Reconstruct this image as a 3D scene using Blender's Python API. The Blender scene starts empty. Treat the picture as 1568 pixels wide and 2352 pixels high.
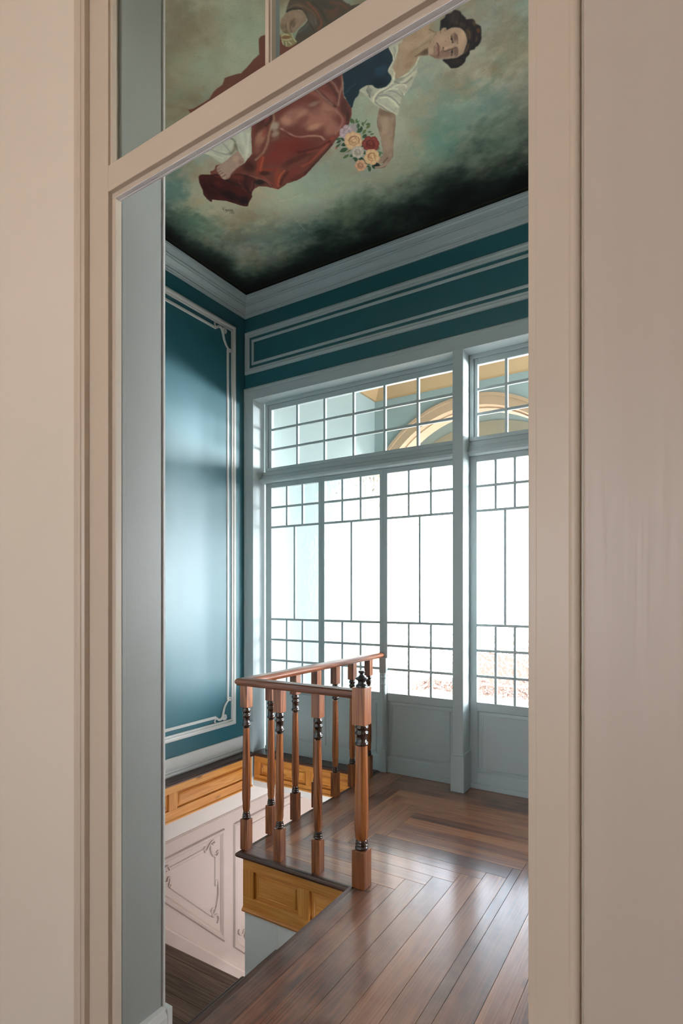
import bpy, math, random
import numpy as np
from mathutils import Vector

# ------------------------------------------------------------------ camera, world, light, exposure
S = bpy.context.scene
COL = S.collection
cam_d = bpy.data.cameras.new('camera'); cam = bpy.data.objects.new('camera', cam_d); COL.objects.link(cam)
cam.location = (0, 0, 1.38); cam.rotation_euler = (math.pi/2, 0, 0.55309)
cam_d.sensor_fit = 'HORIZONTAL'; cam_d.sensor_width = 36; cam_d.lens = 36*1277.86/1568
cam_d.shift_y = (1365-1176)/1568; cam_d.clip_start = 0.02; cam_d.clip_end = 200
S.camera = cam
W = bpy.data.worlds.new('world'); S.world = W; W.use_nodes = True
WORLD_STRENGTH = 12.0
wn = W.node_tree.nodes; wl = W.node_tree.links
bg = wn['Background']; bg.inputs['Strength'].default_value = WORLD_STRENGTH
tc = wn.new('ShaderNodeTexCoord'); sx = wn.new('ShaderNodeSeparateXYZ'); cr = wn.new('ShaderNodeValToRGB')
wl.new(tc.outputs['Generated'], sx.inputs[0]); wl.new(sx.outputs['Z'], cr.inputs[0]); wl.new(cr.outputs[0], bg.inputs['Color'])
cr.color_ramp.elements[0].position = 0.0; cr.color_ramp.elements[0].color = (0.86, 0.90, 0.97, 1)
cr.color_ramp.elements[1].position = 0.7; cr.color_ramp.elements[1].color = (0.72, 0.84, 1.0, 1)
S.view_settings.view_transform = 'Standard'; S.view_settings.look = 'None'
S.view_settings.gamma = 1; S.view_settings.use_curve_mapping = False
S.view_settings.exposure = 0.0

sun_d = bpy.data.lights.new('hazy_sun', 'SUN'); sun_d.energy = 44.0; sun_d.angle = math.radians(30); sun_d.color = (.95, .98, 1)
sun = bpy.data.objects.new('hazy_sun', sun_d); COL.objects.link(sun)
SUN_AZ, SUN_EL = 52, 2.5        # azimuth from +Y towards +X, elevation
sdv = Vector((math.sin(math.radians(SUN_AZ))*math.cos(math.radians(SUN_EL)), math.cos(math.radians(SUN_AZ))*math.cos(math.radians(SUN_EL)), math.sin(math.radians(SUN_EL))))
sun.rotation_euler = (-sdv).to_track_quat('-Z', 'Y').to_euler()

def portal(name, loc, rot, sx_, sy_):
    d = bpy.data.lights.new(name, 'AREA'); d.shape = 'RECTANGLE'; d.size = sx_; d.size_y = sy_; d.cycles.is_portal = True
    o = bpy.data.objects.new(name, d); o.location = loc; o.rotation_euler = rot; COL.objects.link(o)
    return o

# ------------------------------------------------------------------ helpers
def srgb(r, g, b):
    f = lambda c: ((c/255+0.055)/1.055)**2.4 if c > 10 else c/255/12.92
    return (f(r), f(g), f(b), 1)

class MB:
    """collects faces with uv and a per-face random number, builds one mesh object"""
    def __init__(s): s.v = []; s.f = []; s.uv = []; s.r = []; s.m = []; s.sm = []
    def face(s, pts, uv=None, rnd=0.5, mi=0, smooth=False):
        b = len(s.v); s.v += [tuple(p) for p in pts]; n = len(pts)
        s.f.append(tuple(range(b, b+n))); s.uv.append(uv or [(0, 0)]*n); s.r.append(rnd); s.m.append(mi); s.sm.append(smooth)
    def grid(s, rows, closed_u=False, closed_v=False, smooth=True, rnd=0.5, mi=0):
        R = len(rows); Cn = len(rows[0]); b = len(s.v)
        for r in rows: s.v += [tuple(p) for p in r]
        for i in range(R if closed_v else R-1):
            for j in range(Cn if closed_u else Cn-1):
                a = b+i*Cn+j; c = b+i*Cn+(j+1) % Cn; d = b+((i+1) % R)*Cn+(j+1) % Cn; e = b+((i+1) % R)*Cn+j
                s.f.append((a, c, d, e)); s.uv.append([(0, 0)]*4); s.r.append(rnd); s.m.append(mi); s.sm.append(smooth)
    def box(s, x0, x1, y0, y1, z0, z1, axis='X', rnd=None, mi=0):
        rnd = random.random() if rnd is None else rnd; ou = random.random()*7; ov = random.random()*7
        P = lambda x, y, z: (x, y, z)
        Q = [[(x0, y0, z0), (x1, y0, z0), (x1, y0, z1), (x0, y0, z1)], [(x1, y1, z0), (x0, y1, z0), (x0, y1, z1), (x1, y1, z1)],
             [(x0, y1, z0), (x0, y0, z0), (x0, y0, z1), (x0, y1, z1)], [(x1, y0, z0), (x1, y1, z0), (x1, y1, z1), (x1, y0, z1)],
             [(x0, y0, z1), (x1, y0, z1), (x1, y1, z1), (x0, y1, z1)], [(x0, y1, z0), (x1, y1, z0), (x1, y0, z0), (x0, y0, z0)]]
        k = 'XYZ'.index(axis); o = [i for i in range(3) if i != k]
        b = len(s.v); vi = {}
        for q in Q:
            ids = []
            for p in q:
                if p not in vi: vi[p] = len(s.v); s.v.append(p)
                ids.append(vi[p])
            s.f.append(tuple(ids)); s.uv.append([(p[k]+ou, p[o[0]]+p[o[1]]*1.0+ov) for p in q]); s.r.append(rnd); s.m.append(mi); s.sm.append(False)
    def lathe(s, cx, cy, prof, seg=24, squash=1.0, cap=True):
        rows = [[(cx+r*math.cos(a), cy+r*math.sin(a)*squash, z) for a in [2*math.pi*k/seg for k in range(seg)]] for r, z in prof]
        s.grid(rows, closed_u=True)
        if cap:
            for r, z in (prof[0], prof[-1]):
                s.face([(cx+r*math.cos(2*math.pi*k/seg), cy+r*math.sin(2*math.pi*k/seg)*squash, z) for k in range(seg)])
    def tube(s, pts, rad, flat=1.0, up=None, seg=8):
        """tube through 3D points, rad: number or list; flat squashes along `up`"""
        n = len(pts); P = [Vector(p) for p in pts]; rows = []
        for i in range(n):
            t = (P[min(i+1, n-1)]-P[max(i-1, 0)]); t.normalize()
            u = Vector(up) if up else Vector((0, 0, 1))
            if abs(t.dot(u)) > .98: u = Vector((1, 0, 0))
            a = t.cross(u).normalized(); b = a.cross(t).normalized()
            r = rad[i] if isinstance(rad, (list, tuple)) else rad
            rows.append([P[i]+a*r*math.cos(2*math.pi*k/seg)+b*r*flat*math.sin(2*math.pi*k/seg) for k in range(seg)])
        s.grid(rows, closed_u=True)
        s.face(rows[0][::-1]); s.face(rows[-1])
    def sweep(s, poly, prof, M, closed=True, smooth=False):
        """poly: 2D points in plane; prof: (offset to the left of travel, height) list; M(u,v,h)->3D. mitred corners"""
        n = len(poly)
        def off(i, d):
            p = Vector(poly[i])
            if closed or 0 < i < n-1:
                a = (p-Vector(poly[i-1])).normalized(); b = (Vector(poly[(i+1) % n])-p).normalized()
                na = Vector((-a.y, a.x)); nb = Vector((-b.y, b.x)); m = (na+nb); m = m/max(m.dot(na), .05)
                return p+m*d
            a = (Vector(poly[1])-p).normalized() if i == 0 else (p-Vector(poly[n-2])).normalized()
            return p+Vector((-a.y, a.x))*d
        rows = []
        for i in range(n):
            rows.append([M(off(i, d)[0], off(i, d)[1], h) for d, h in prof])
        b0 = len(s.v)
        for i in range(n if closed else n-1):      # separate vertices for each side: crisp mitres
            r0 = rows[i]; r1 = rows[(i+1) % n]; L = (Vector(poly[(i+1) % n])-Vector(poly[i])).length; ou = random.random()*5; rn = random.random()
            b = len(s.v); s.v += [tuple(q) for q in r0]+[tuple(q) for q in r1]; k = len(r0); w = 0
            for j in range(k-1):
                w2 = w+math.hypot(prof[j+1][0]-prof[j][0], prof[j+1][1]-prof[j][1])
                s.f.append((b+j, b+j+1, b+k+j+1, b+k+j)); s.uv.append([(ou, w), (ou, w2), (ou+L, w2), (ou+L, w)]); s.r.append(rn); s.m.append(0); s.sm.append(smooth)
                w = w2
        if not closed:
            s.face(rows[0]); s.face(rows[-1][::-1])
    def build(s, name, mat, parent=None, bevel=0, weld=False, kind=None):
        me = bpy.data.meshes.new(name); me.from_pydata(s.v, [], s.f); me.update()
        if weld or bevel:
            pass
        mats = mat if isinstance(mat, (list, tuple)) else [mat]
        for m in mats: me.materials.append(m)
        uvl = me.uv_layers.new(name='UVMap'); fl = [c for q in s.uv for p in q for c in p]; uvl.data.foreach_set('uv', fl)
        at = me.attributes.new('rnd', 'FLOAT', 'FACE'); at.data.foreach_set('value', s.r)
        me.polygons.foreach_set('material_index', s.m); me.polygons.foreach_set('use_smooth', s.sm)
        o = bpy.data.objects.new(name, me); COL.objects.link(o)
        if bevel:
            md = o.modifiers.new('b', 'BEVEL'); md.width = bevel; md.segments = 2; md.limit_method = 'ANGLE'; md.angle_limit = 0.6
        if parent: o.parent = parent
        if kind: o['kind'] = kind
        return o

def empty(name, loc=(0, 0, 0)):
    o = bpy.data.objects.new(name, None); COL.objects.link(o); o.location = loc; o.empty_display_size = .1
    return o
def tag(o, label, cat, group=None, kind=None):
    if label: o['label'] = label
    if cat: o['category'] = cat
    if group: o['group'] = group
    if kind: o['kind'] = kind
    return o
def struct(o, label=None, cat=None):
    o['kind'] = 'structure'
    if label: o['label'] = label
    if cat: o['category'] = cat
    return o

# ------------------------------------------------------------------ materials
def new_mat(name):
    m = bpy.data.materials.new(name); m.use_nodes = True
    nt = m.node_tree; return m, nt, nt.nodes['Principled BSDF'], nt.nodes['Material Output']
def N(nt, typ, **k):
    n = nt.nodes.new(typ)
    for a, b in k.items(): setattr(n, a, b)
    return n
def paint(name, col, rough=.45, var=.04, bump=.15, bscale=60, grain=False, coat=0, ior=1.5):
    m, nt, P, _ = new_mat(name)
    tc = N(nt, 'ShaderNodeTexCoord'); mp = N(nt, 'ShaderNodeMapping'); nt.links.new(tc.outputs['Object'], mp.inputs[0])
    if grain: mp.inputs['Scale'].default_value = (8, 8, .25)
    nz = N(nt, 'ShaderNodeTexNoise'); nz.inputs['Scale'].default_value = 2.3; nz.inputs['Detail'].default_value = 3
    nt.links.new(mp.outputs[0], nz.inputs[0])
    mx = N(nt, 'ShaderNodeMix', data_type='RGBA'); mx.inputs[6].default_value = tuple(c*(1-var) for c in col[:3])+(1,)
    mx.inputs[7].default_value = tuple(min(1, c*(1+var)) for c in col[:3])+(1,)
    nt.links.new(nz.outputs[0], mx.inputs[0]); nt.links.new(mx.outputs[2], P.inputs['Base Color'])
    P.inputs['Roughness'].default_value = rough; P.inputs['IOR'].default_value = ior
    P.inputs['Coat Weight'].default_value = coat; P.inputs['Coat Roughness'].default_value = .25
    n2 = N(nt, 'ShaderNodeTexNoise'); n2.inputs['Scale'].default_value = bscale; n2.inputs['Detail'].default_value = 2
    nt.links.new(mp.outputs[0] if grain else tc.outputs['Object'], n2.inputs[0])
    bp = N(nt, 'ShaderNodeBump'); bp.inputs['Strength'].default_value = bump; bp.inputs['Distance'].default_value = .002
    nt.links.new(n2.outputs[0], bp.inputs['Height']); nt.links.new(bp.outputs[0], P.inputs['Normal'])
    return m
def wood(name, dark, mid, light, rough=.3, axis=None, rvar=.35, knots=0.0, worn=None, coat=.3, fine=.35, streak=.55, ior=1.5, crough=.18, ring=.10):
    """axis None: uv (u along the grain, metres); else object coords with grain along the axis"""
    m, nt, P, _ = new_mat(name); L = nt.links.new
    tc = N(nt, 'ShaderNodeTexCoord'); at = N(nt, 'ShaderNodeAttribute', attribute_name='rnd')
    oi = N(nt, 'ShaderNodeObjectInfo')
    sep = N(nt, 'ShaderNodeSeparateXYZ')
    L(tc.outputs['UV' if axis is None else 'Object'], sep.inputs[0])
    comb = N(nt, 'ShaderNodeCombineXYZ')
    if axis is None: L(sep.outputs[0], comb.inputs[0]); L(sep.outputs[1], comb.inputs[1])
    else:
        o = [a for a in 'XYZ' if a != axis]
        L(sep.outputs[axis], comb.inputs[0]); L(sep.outputs[o[0]], comb.inputs[1]); L(sep.outputs[o[1]], comb.inputs[2])
    # random offset per plank / object
    mu = N(nt, 'ShaderNodeMath', operation='MULTIPLY_ADD'); mu.inputs[1].default_value = 37; L(at.outputs['Fac'], mu.inputs[0]); L(oi.outputs['Random'], mu.inputs[2])
    off = N(nt, 'ShaderNodeVectorMath', operation='ADD'); L(comb.outputs[0], off.inputs[0]); 
    cv = N(nt, 'ShaderNodeCombineXYZ'); L(mu.outputs[0], cv.inputs[2]); L(mu.outputs[0], cv.inputs[0]); L(cv.outputs[0], off.inputs[1])
    def nz(sc, det, src=off, dist=0.0, rg=.5):
        mp = N(nt, 'ShaderNodeMapping'); mp.inputs['Scale'].default_value = sc; L(src.outputs[0], mp.inputs[0])
        n = N(nt, 'ShaderNodeTexNoise'); n.inputs['Scale'].default_value = 1; n.inputs['Detail'].default_value = det; n.inputs['Distortion'].default_value = dist
        n.inputs['Roughness'].default_value = rg; L(mp.outputs[0], n.inputs[0]); return n
    warp = nz((.55, 13, 13), 2)
    # growth rings: sine of warped cross coordinate
    a1 = N(nt, 'ShaderNodeMath', operation='MULTIPLY'); a1.inputs[1].default_value = 80; L(warp.outputs[0], a1.inputs[0])
    sn = N(nt, 'ShaderNodeMath', operation='SINE'); L(a1.outputs[0], sn.inputs[0])
    streakn = nz((2.5, 160, 160), 3, rg=.6); broad = nz((1.2, 12, 12), 3)
    f1 = N(nt, 'ShaderNodeMath', operation='MULTIPLY_ADD'); f1.inputs[1].default_value = ring; f1.inputs[2].default_value = .0; L(sn.outputs[0], f1.inputs[0])
    f2 = N(nt, 'ShaderNodeMath', operation='MULTIPLY_ADD'); f2.inputs[1].default_value = streak; L(streakn.outputs[0], f2.inputs[0]); L(f1.outputs[0], f2.inputs[2])
    f3 = N(nt, 'ShaderNodeMath', operation='MULTIPLY_ADD'); f3.inputs[1].default_value = 1-streak; L(broad.outputs[0], f3.inputs[0]); L(f2.outputs[0], f3.inputs[2])
    f4 = N(nt, 'ShaderNodeMath', operation='MULTIPLY_ADD'); f4.inputs[1].default_value = rvar; L(at.outputs['Fac'], f4.inputs[0]); L(f3.outputs[0], f4.inputs[2])
    f5 = N(nt, 'ShaderNodeMath', operation='SUBTRACT'); f5.inputs[1].default_value = rvar*.5; L(f4.outputs[0], f5.inputs[0])
    ramp = N(nt, 'ShaderNodeValToRGB'); e = ramp.color_ramp.elements
    e[0].position = .28; e[0].color = dark; e[1].position = .74; e[1].color = light; k = e.new(.5); k.color = mid
    L(f5.outputs[0], ramp.inputs[0]); col = ramp.outputs[0]
    if knots > 0:
        mp = N(nt, 'ShaderNodeMapping'); mp.inputs['Scale'].default_value = (3.2, 9, 9); L(off.outputs[0], mp.inputs[0])
        vo = N(nt, 'ShaderNodeTexVoronoi'); vo.inputs['Scale'].default_value = 1; L(mp.outputs[0], vo.inputs[0])
        kr = N(nt, 'ShaderNodeMapRange'); kr.inputs[1].default_value = .05; kr.inputs[2].default_value = .16; kr.inputs[3].default_value = knots; kr.inputs[4].default_value = 0; L(vo.outputs['Distance'], kr.inputs[0])
        mk = N(nt, 'ShaderNodeMix', data_type='RGBA'); mk.inputs[7].default_value = tuple(c*.35 for c in dark[:3])+(1,); L(kr.outputs[0], mk.inputs[0]); L(col, mk.inputs[6]); col = mk.outputs[2]
    rb = rough
    if worn:
        wz = N(nt, 'ShaderNodeTexNoise'); wz.inputs['Scale'].default_value = 1.7; wz.inputs['Detail'].default_value = 5; wz.inputs['Roughness'].default_value = .6
        L(tc.outputs['Object'], wz.inputs[0])
        wr = N(nt, 'ShaderNodeMapRange'); wr.inputs[1].default_value = .42; wr.inputs[2].default_value = .68; wr.inputs[3].default_value = 0; wr.inputs[4].default_value = .75; L(wz.outputs[0], wr.inputs[0])
        mw = N(nt, 'ShaderNodeMix', data_type='RGBA'); mw.inputs[7].default_value = worn; L(wr.outputs[0], mw.inputs[0]); L(col, mw.inputs[6]); col = mw.outputs[2]
        rr = N(nt, 'ShaderNodeMapRange'); rr.inputs[1].default_value = .3; rr.inputs[2].default_value = .7; rr.inputs[3].default_value = rough-.1; rr.inputs[4].default_value = rough+.14; L(wz.outputs[0], rr.inputs[0])
        L(rr.outputs[0], P.inputs['Roughness'])
    else: P.inputs['Roughness'].default_value = rough
    L(col, P.inputs['Base Color']); P.inputs['IOR'].default_value = ior
    P.inputs['Coat Weight'].default_value = coat; P.inputs['Coat Roughness'].default_value = crough
    bp = N(nt, 'ShaderNodeBump'); bp.inputs['Strength'].default_value = fine; bp.inputs['Distance'].default_value = .0015
    L(f2.outputs[0], bp.inputs['Height']); L(bp.outputs[0], P.inputs['Normal'])
    return m

TEAL = paint('teal_wall_paint', (0.009, 0.103, 0.132, 1), ior=1.7, rough=.46, var=.08, bump=.12, bscale=25)
GREY = paint('grey_blue_trim_paint', (0.43, 0.505, 0.515, 1), rough=.35, var=.03)
WHITE = paint('off_white_trim_paint', (0.58, 0.58, 0.55, 1), rough=.35, var=.03)
CREAM = paint('cream_trim_paint', (0.63, 0.545, 0.44, 1), rough=.4, var=.03)
CREAMW = paint('cream_wall_paint', (0.79, 0.73, 0.63, 1), rough=.55, var=.03)
GRAIN = paint('grained_cream_paint', (0.58, 0.51, 0.44, 1), rough=.42, var=.04, bump=.5, bscale=9, grain=True)
PEEL = paint('worn_lightened_paint', (0.85, 0.83, 0.85, 1), rough=.4, var=.3, bump=1.0, bscale=90)  # peeling paint, colour lightened to stand for window light from below
LINING = paint('grey_lining_paint', (0.30, 0.315, 0.295, 1), rough=.4)
PINK = paint('pink_wall_paint', (0.50, 0.41, 0.36, 1), rough=.45, var=.03)
PALE = paint('pale_band_paint', (0.62, 0.58, 0.53, 1), rough=.45, var=.03)
PALEW = paint('pale_hall_paint', (0.44, 0.41, 0.36, 1), rough=.5, var=.03)  # pale tone chosen so the unseen hall walls bounce light
LOWW = paint('white_under_stair_paint', (0.76, 0.77, 0.74, 1), rough=.5, var=.03)
MINT = paint('mint_porch_paint', (0.26, 0.34, 0.33, 1), rough=.7, var=.03)
OCHRE = paint('ochre_cornice_paint', (0.36, 0.24, 0.12, 1), rough=.6, var=.15, bump=.4)
TAN = paint('tan_arch_paint', (0.42, 0.30, 0.19, 1), rough=.6, var=.08)
BEIGE = paint('beige_stone', (0.26, 0.25, 0.18, 1), rough=.7, var=.08)
TERRA = paint('terracotta_tile', (0.24, 0.12, 0.08, 1), rough=.6, var=.3, bscale=8)
GROUND = paint('distant_ground', (0.34, 0.25, 0.20, 1), rough=.9, var=.4)
BRASS = paint('dark_metal', (0.05, 0.045, 0.04, 1), rough=.35)
FLOOR = wood('floor_boards', (0.055, 0.014, 0.005, 1), (0.19, 0.056, 0.020, 1), (0.40, 0.155, 0.060, 1), rough=.42, rvar=.34, knots=.6, worn=(0.36, 0.19, 0.12, 1), coat=.8, crough=.17, streak=.42, ring=.07, fine=.5, ior=1.42)
FLOORL = wood('lower_floor_boards', (0.040, 0.022, 0.014, 1), (0.10, 0.056, 0.036, 1), (0.18, 0.11, 0.075, 1), rough=.5, rvar=.2, coat=0, fine=.5)
DARKW = wood('dark_nosing_wood', (0.022, 0.008, 0.004, 1), (0.055, 0.019, 0.010, 1), (0.10, 0.038, 0.020, 1), rough=.38, coat=.12)
PINE = wood('honey_pine', (0.46, 0.165, 0.026, 1), (0.62, 0.25, 0.046, 1), (0.72, 0.34, 0.085, 1), rough=.35, knots=.9, coat=.15, rvar=.3, streak=.4, fine=.15)
PITCHZ = wood('reddish_pitch_pine', (0.075, 0.019, 0.007, 1), (0.23, 0.064, 0.017, 1), (0.40, 0.145, 0.042, 1), rough=.28, axis='Z', coat=.4, fine=.2)
RAILX = wood('handrail_pine', (0.075, 0.019, 0.009, 1), (0.16, 0.045, 0.018, 1), (0.27, 0.095, 0.042, 1), rough=.3, coat=.4, fine=.2)
DARKR = wood('dark_turned_rings', (0.012, 0.006, 0.005, 1), (0.030, 0.013, 0.009, 1), (0.08, 0.035, 0.022, 1), rough=.22, axis='Z', coat=.6)

def glass_clear(name, tint=(1, 1, 1, 1), refl=.06):
    m, nt, P, out = new_mat(name); nt.nodes.remove(P)
    t = N(nt, 'ShaderNodeBsdfTransparent'); t.inputs[0].default_value = tint
    g = N(nt, 'ShaderNodeBsdfGlossy'); g.inputs['Roughness'].default_value = .02
    mx = N(nt, 'ShaderNodeMixShader'); fr = N(nt, 'ShaderNodeFresnel'); fr.inputs[0].default_value = 1.3
    nt.links.new(fr.outputs[0], mx.inputs[0]); nt.links.new(t.outputs[0], mx.inputs[1]); nt.links.new(g.outputs[0], mx.inputs[2])
    nt.links.new(mx.outputs[0], out.inputs['Surface']); return m
def glass_hammered(name):
    m, nt, P, out = new_mat(name); nt.nodes.remove(P); L = nt.links.new
    tc = N(nt, 'ShaderNodeTexCoord'); mp = N(nt, 'ShaderNodeMapping'); mp.inputs['Scale'].default_value = (1, 1, .7); L(tc.outputs['Object'], mp.inputs[0])
    nz = N(nt, 'ShaderNodeTexNoise'); nz.inputs['Scale'].default_value = 22; L(mp.outputs[0], nz.inputs[0])
    ad = N(nt, 'ShaderNodeMix', data_type='VECTOR'); ad.inputs[0].default_value = .035; L(mp.outputs[0], ad.inputs[4]); L(nz.outputs['Color'], ad.inputs[5])
    vo = N(nt, 'ShaderNodeTexVoronoi', feature='SMOOTH_F1'); vo.inputs['Scale'].default_value = 42; vo.inputs['Smoothness'].default_value = .25; L(ad.outputs[1], vo.inputs[0])
    bp = N(nt, 'ShaderNodeBump'); bp.inputs['Strength'].default_value = 1; bp.inputs['Distance'].default_value = .014; bp.invert = True; L(vo.outputs['Distance'], bp.inputs['Height'])
    r = N(nt, 'ShaderNodeBsdfRefraction'); r.inputs['IOR'].default_value = 1.15; r.inputs['Roughness'].default_value = .04; r.inputs[0].default_value = (.96, .99, 1, 1); L(bp.outputs[0], r.inputs['Normal'])
    t = N(nt, 'ShaderNodeBsdfTransparent'); m1 = N(nt, 'ShaderNodeMixShader'); m1.inputs[0].default_value = .7; L(t.outputs[0], m1.inputs[1]); L(r.outputs[0], m1.inputs[2])
    g = N(nt, 'ShaderNodeBsdfGlossy'); g.inputs['Roughness'].default_value = .08; L(bp.outputs[0], g.inputs['Normal'])
    m2 = N(nt, 'ShaderNodeMixShader'); m2.inputs[0].default_value = .05
    tr = N(nt, 'ShaderNodeBsdfTranslucent'); m3 = N(nt, 'ShaderNodeMixShader'); m3.inputs[0].default_value = .02; L(m1.outputs[0], m3.inputs[1]); L(tr.outputs[0], m3.inputs[2]); L(m3.outputs[0], m2.inputs[1]); L(g.outputs[0], m2.inputs[2]); L(m2.outputs[0], out.inputs['Surface']); return m
CLEAR = glass_clear('clear_glass'); BACK = glass_clear('glass_back_face', refl=0)
FAN = glass_clear('fanlight_glass', tint=(.80, .80, .74, 1)); HAM = glass_hammered('hammered_glass')
def clear_back():
    m, nt, P, out = new_mat('glass_edge'); nt.nodes.remove(P); t = N(nt, 'ShaderNodeBsdfTransparent'); nt.links.new(t.outputs[0], out.inputs['Surface']); return m
EDGE = clear_back()
def pane(mb, x0, x1, y, z0, z1, th=.004):
    """pane in a plane Y=const: front face is the glass, thin box behind it"""
    mb.face([(x0, y, z0), (x1, y, z0), (x1, y, z1), (x0, y, z1)], mi=0)
    mb.face([(x1, y+th, z0), (x0, y+th, z0), (x0, y+th, z1), (x1, y+th, z1)], mi=1)
    mb.face([(x0, y, z1), (x1, y, z1), (x1, y+th, z1), (x0, y+th, z1)], mi=1)
    mb.face([(x0, y+th, z0), (x1, y+th, z0), (x1, y, z0), (x0, y, z0)], mi=1)
    mb.face([(x0, y+th, z0), (x0, y, z0), (x0, y, z1), (x0, y+th, z1)], mi=1)
    mb.face([(x1, y, z0), (x1, y+th, z0), (x1, y+th, z1), (x1, y, z1)], mi=1)

# ------------------------------------------------------------------ dimensions (metres)
XL, YB, ZC = -3.32, 3.75, 3.945       # left wall, window wall, ceiling
XR = 1.62                             # right wall of the stair hall
YD0, YD1 = .915, 1.085                # door wall, both faces
XE, XW = -1.335, -2.035               # landing edge above the steps, landing edge along the well
YE = 2.25                             # landing edge below the near balustrade
ZL = -.90                             # half landing

# ------------------------------------------------------------------ shell
def wall_box(name, mat, *b, kind=True):
    m = MB(); m.box(*b); o = m.build(name, mat); 
    if kind: o['kind'] = 'structure'
    return o
wall_box('wall_left', TEAL, XL-.2, XL, YD1-.02, YB+.15, -.001, ZC+.1)
wall_box('wall_left_lower', PINK, XL-.2, XL-.002, YD1-.02, 5.6, -3.4, -.003)
wall_box('wall_right', PALEW, XR, XR+.2, YD1-.02, YB+.15, -.3, ZC+.1)
# window wall: spandrel over the glazing and piers at both ends
XG1 = 1.44
m = MB(); m.box(XL-.2, XR+.2, YB, YB+.2, 3.19, ZC+.1); m.box(XG1+.1, XR, YB, YB+.2, -.3, 3.19); m.box(XL, -3.30, YB, YB+.2, -.3, 3.19)
struct(m.build('wall_back', TEAL))
# door wall seen from the near room: cream face, unseen hall side pale to bounce light; opening X -1.28..-.20, up to z 3.3
m = MB()
for x0, x1, z0, z1 in ((-3.72, -1.42, -.3, ZC+.1), (-.04, 2.6, -.3, ZC+.1), (-1.42, -.04, 3.42, ZC+.1)):
    m.box(x0, x1, YD0+.004, YD0+.06, z0, z1)
struct(m.build('wall_front', CREAMW))
m = MB()
m2 = MB(); m2.box(XL, -1.285, YD0+.0605, YD1, -3.4, 2.4); struct(m2.build('wall_front_stair_side', LOWW))  # unseen lower part, made white to bounce light onto the near fascia
for x0, x1, z0, z1 in ((XL, -1.285, 2.401, ZC+.1), (-.196, XR+.2, -.3, ZC+.1), (-1.285, -.196, 3.42, ZC+.1)):
    m.box(x0, x1, YD0+.0605, YD1, z0, z1)
struct(m.build('wall_front_hall_side', PALEW))
# near room
m = MB()
m.box(-3.72, -3.52, -3.6, YD0, -.1, 3.6); struct(m.build('wall_room_left', CREAMW))
m = MB(); m.box(2.4, 2.6, -3.6, YD0, -.1, 3.6); struct(m.build('wall_room_right', CREAMW))
m = MB(); m.box(-3.52, -1.7, -3.6, -3.4, -.1, 3.6); m.box(-.3, 2.4, -3.6, -3.4, -.1, 3.6); m.box(-1.7, -.3, -3.6, -3.4, -.1, .9); m.box(-1.7, -.3, -3.6, -3.4, 2.3, 3.6)
struct(m.build('wall_room_rear', CREAMW))
m = MB(); m.box(-3.72, 2.6, -3.6, YD0, 3.6, 3.7); struct(m.build('ceiling_room', CREAMW))
m = MB()
x = -3.52
while x < 2.4: m.box(x, min(x+.118, 2.4), -3.4, YD0-.002, -.04, 0, axis='Y'); x += .12
struct(m.build('floor_room', FLOOR, bevel=.001))

# ------------------------------------------------------------------ landing floor: boards in two directions meeting in stepped mitres
RY = [2.262, 2.345, 2.457, 2.55, 2.65, 2.725, 2.84, 2.95, 3.055, 3.15, 3.24, 3.35, 3.46, 3.56, 3.67, 3.77, 3.885]
RB = [(-1.325, -1.245, 2.262), (-1.245, -1.155, 2.345), (-1.155, -1.05, 2.457), (-1.05, -.943, 2.55), (-.943, -.838, 2.65), (-.838, -.738, 2.725), (-.738, -.693, 2.84),
      (-.693, -.577, 2.95), (-.577, -.478, 3.055)]
x = -.478
while x < XR: RB.append((x, min(x+.1, XR), 3.055)); x += .1
LB = [(-2.022, -1.93, 2.345, 3.885), (-1.93, -1.83, 2.457, 3.885), (-1.83, -1.715, 2.55, 3.56), (-1.715, -1.60, 2.65, 3.46), (-1.60, -1.52, 2.725, 3.35), (-1.52, -1.45, 2.84, 3.24)]
m = MB(); g = .0006
def board(x0, x1, y0, y1, ax):
    m.box(x0+g, x1-g, y0+g, y1-g, -.022, random.uniform(-.0006, 0), axis=ax)
random.seed(4)
for a, b, yt in RB: board(a, b, YD1-.17, yt, 'Y')
for a, b, y0, y1 in LB: board(a, b, y0, y1, 'Y')
for y0, y1 in zip(RY[:-1], RY[1:]):
    xl = max([b for a, b, q0, q1 in LB if q0 <= y0+.001 and q1 >= y1-.001] or [-2.022])
    if y0 >= 3.46: xl = max([b for a, b, q0, q1 in LB if q1 >= y1-.001] or [-2.022])
    xr = min([a for a, b, yt in RB if yt > y0+.01] or [XR])
    if y0 < 2.40: xl = max([b for a, b, q0, q1 in LB if q0 <= y0+.001] or [-2.022])
    if xr-xl > 2.2:
        c = xl+1.1+random.random()*.6; board(xl, c, y0, y1, 'X'); board(c, xr, y0, y1, 'X')
    else: board(xl, xr, y0, y1, 'X')
struct(m.build('floor', FLOOR, bevel=.0006), 'reddish brown worn floorboards of the landing, laid in two directions', 'floor')
m = MB(); m.box(XW+.034, XR, YE+.042, 3.9, -.30, -.024); m.box(XE+.02, XR, YD0+.06, YE+.041, -.30, -.024)
struct(m.build('floor_slab', LOWW))
# rounded dark nosings at the landing edges
def nose_prof(w, t, n=5):
    p = [(0, 0)]
    for k in range(n+1):
        a = math.pi/2-math.pi*k/n; p.append((w+math.cos(a)*t/2, -t/2+math.sin(a)*t/2))
    p.append((0, -t)); return p
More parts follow.
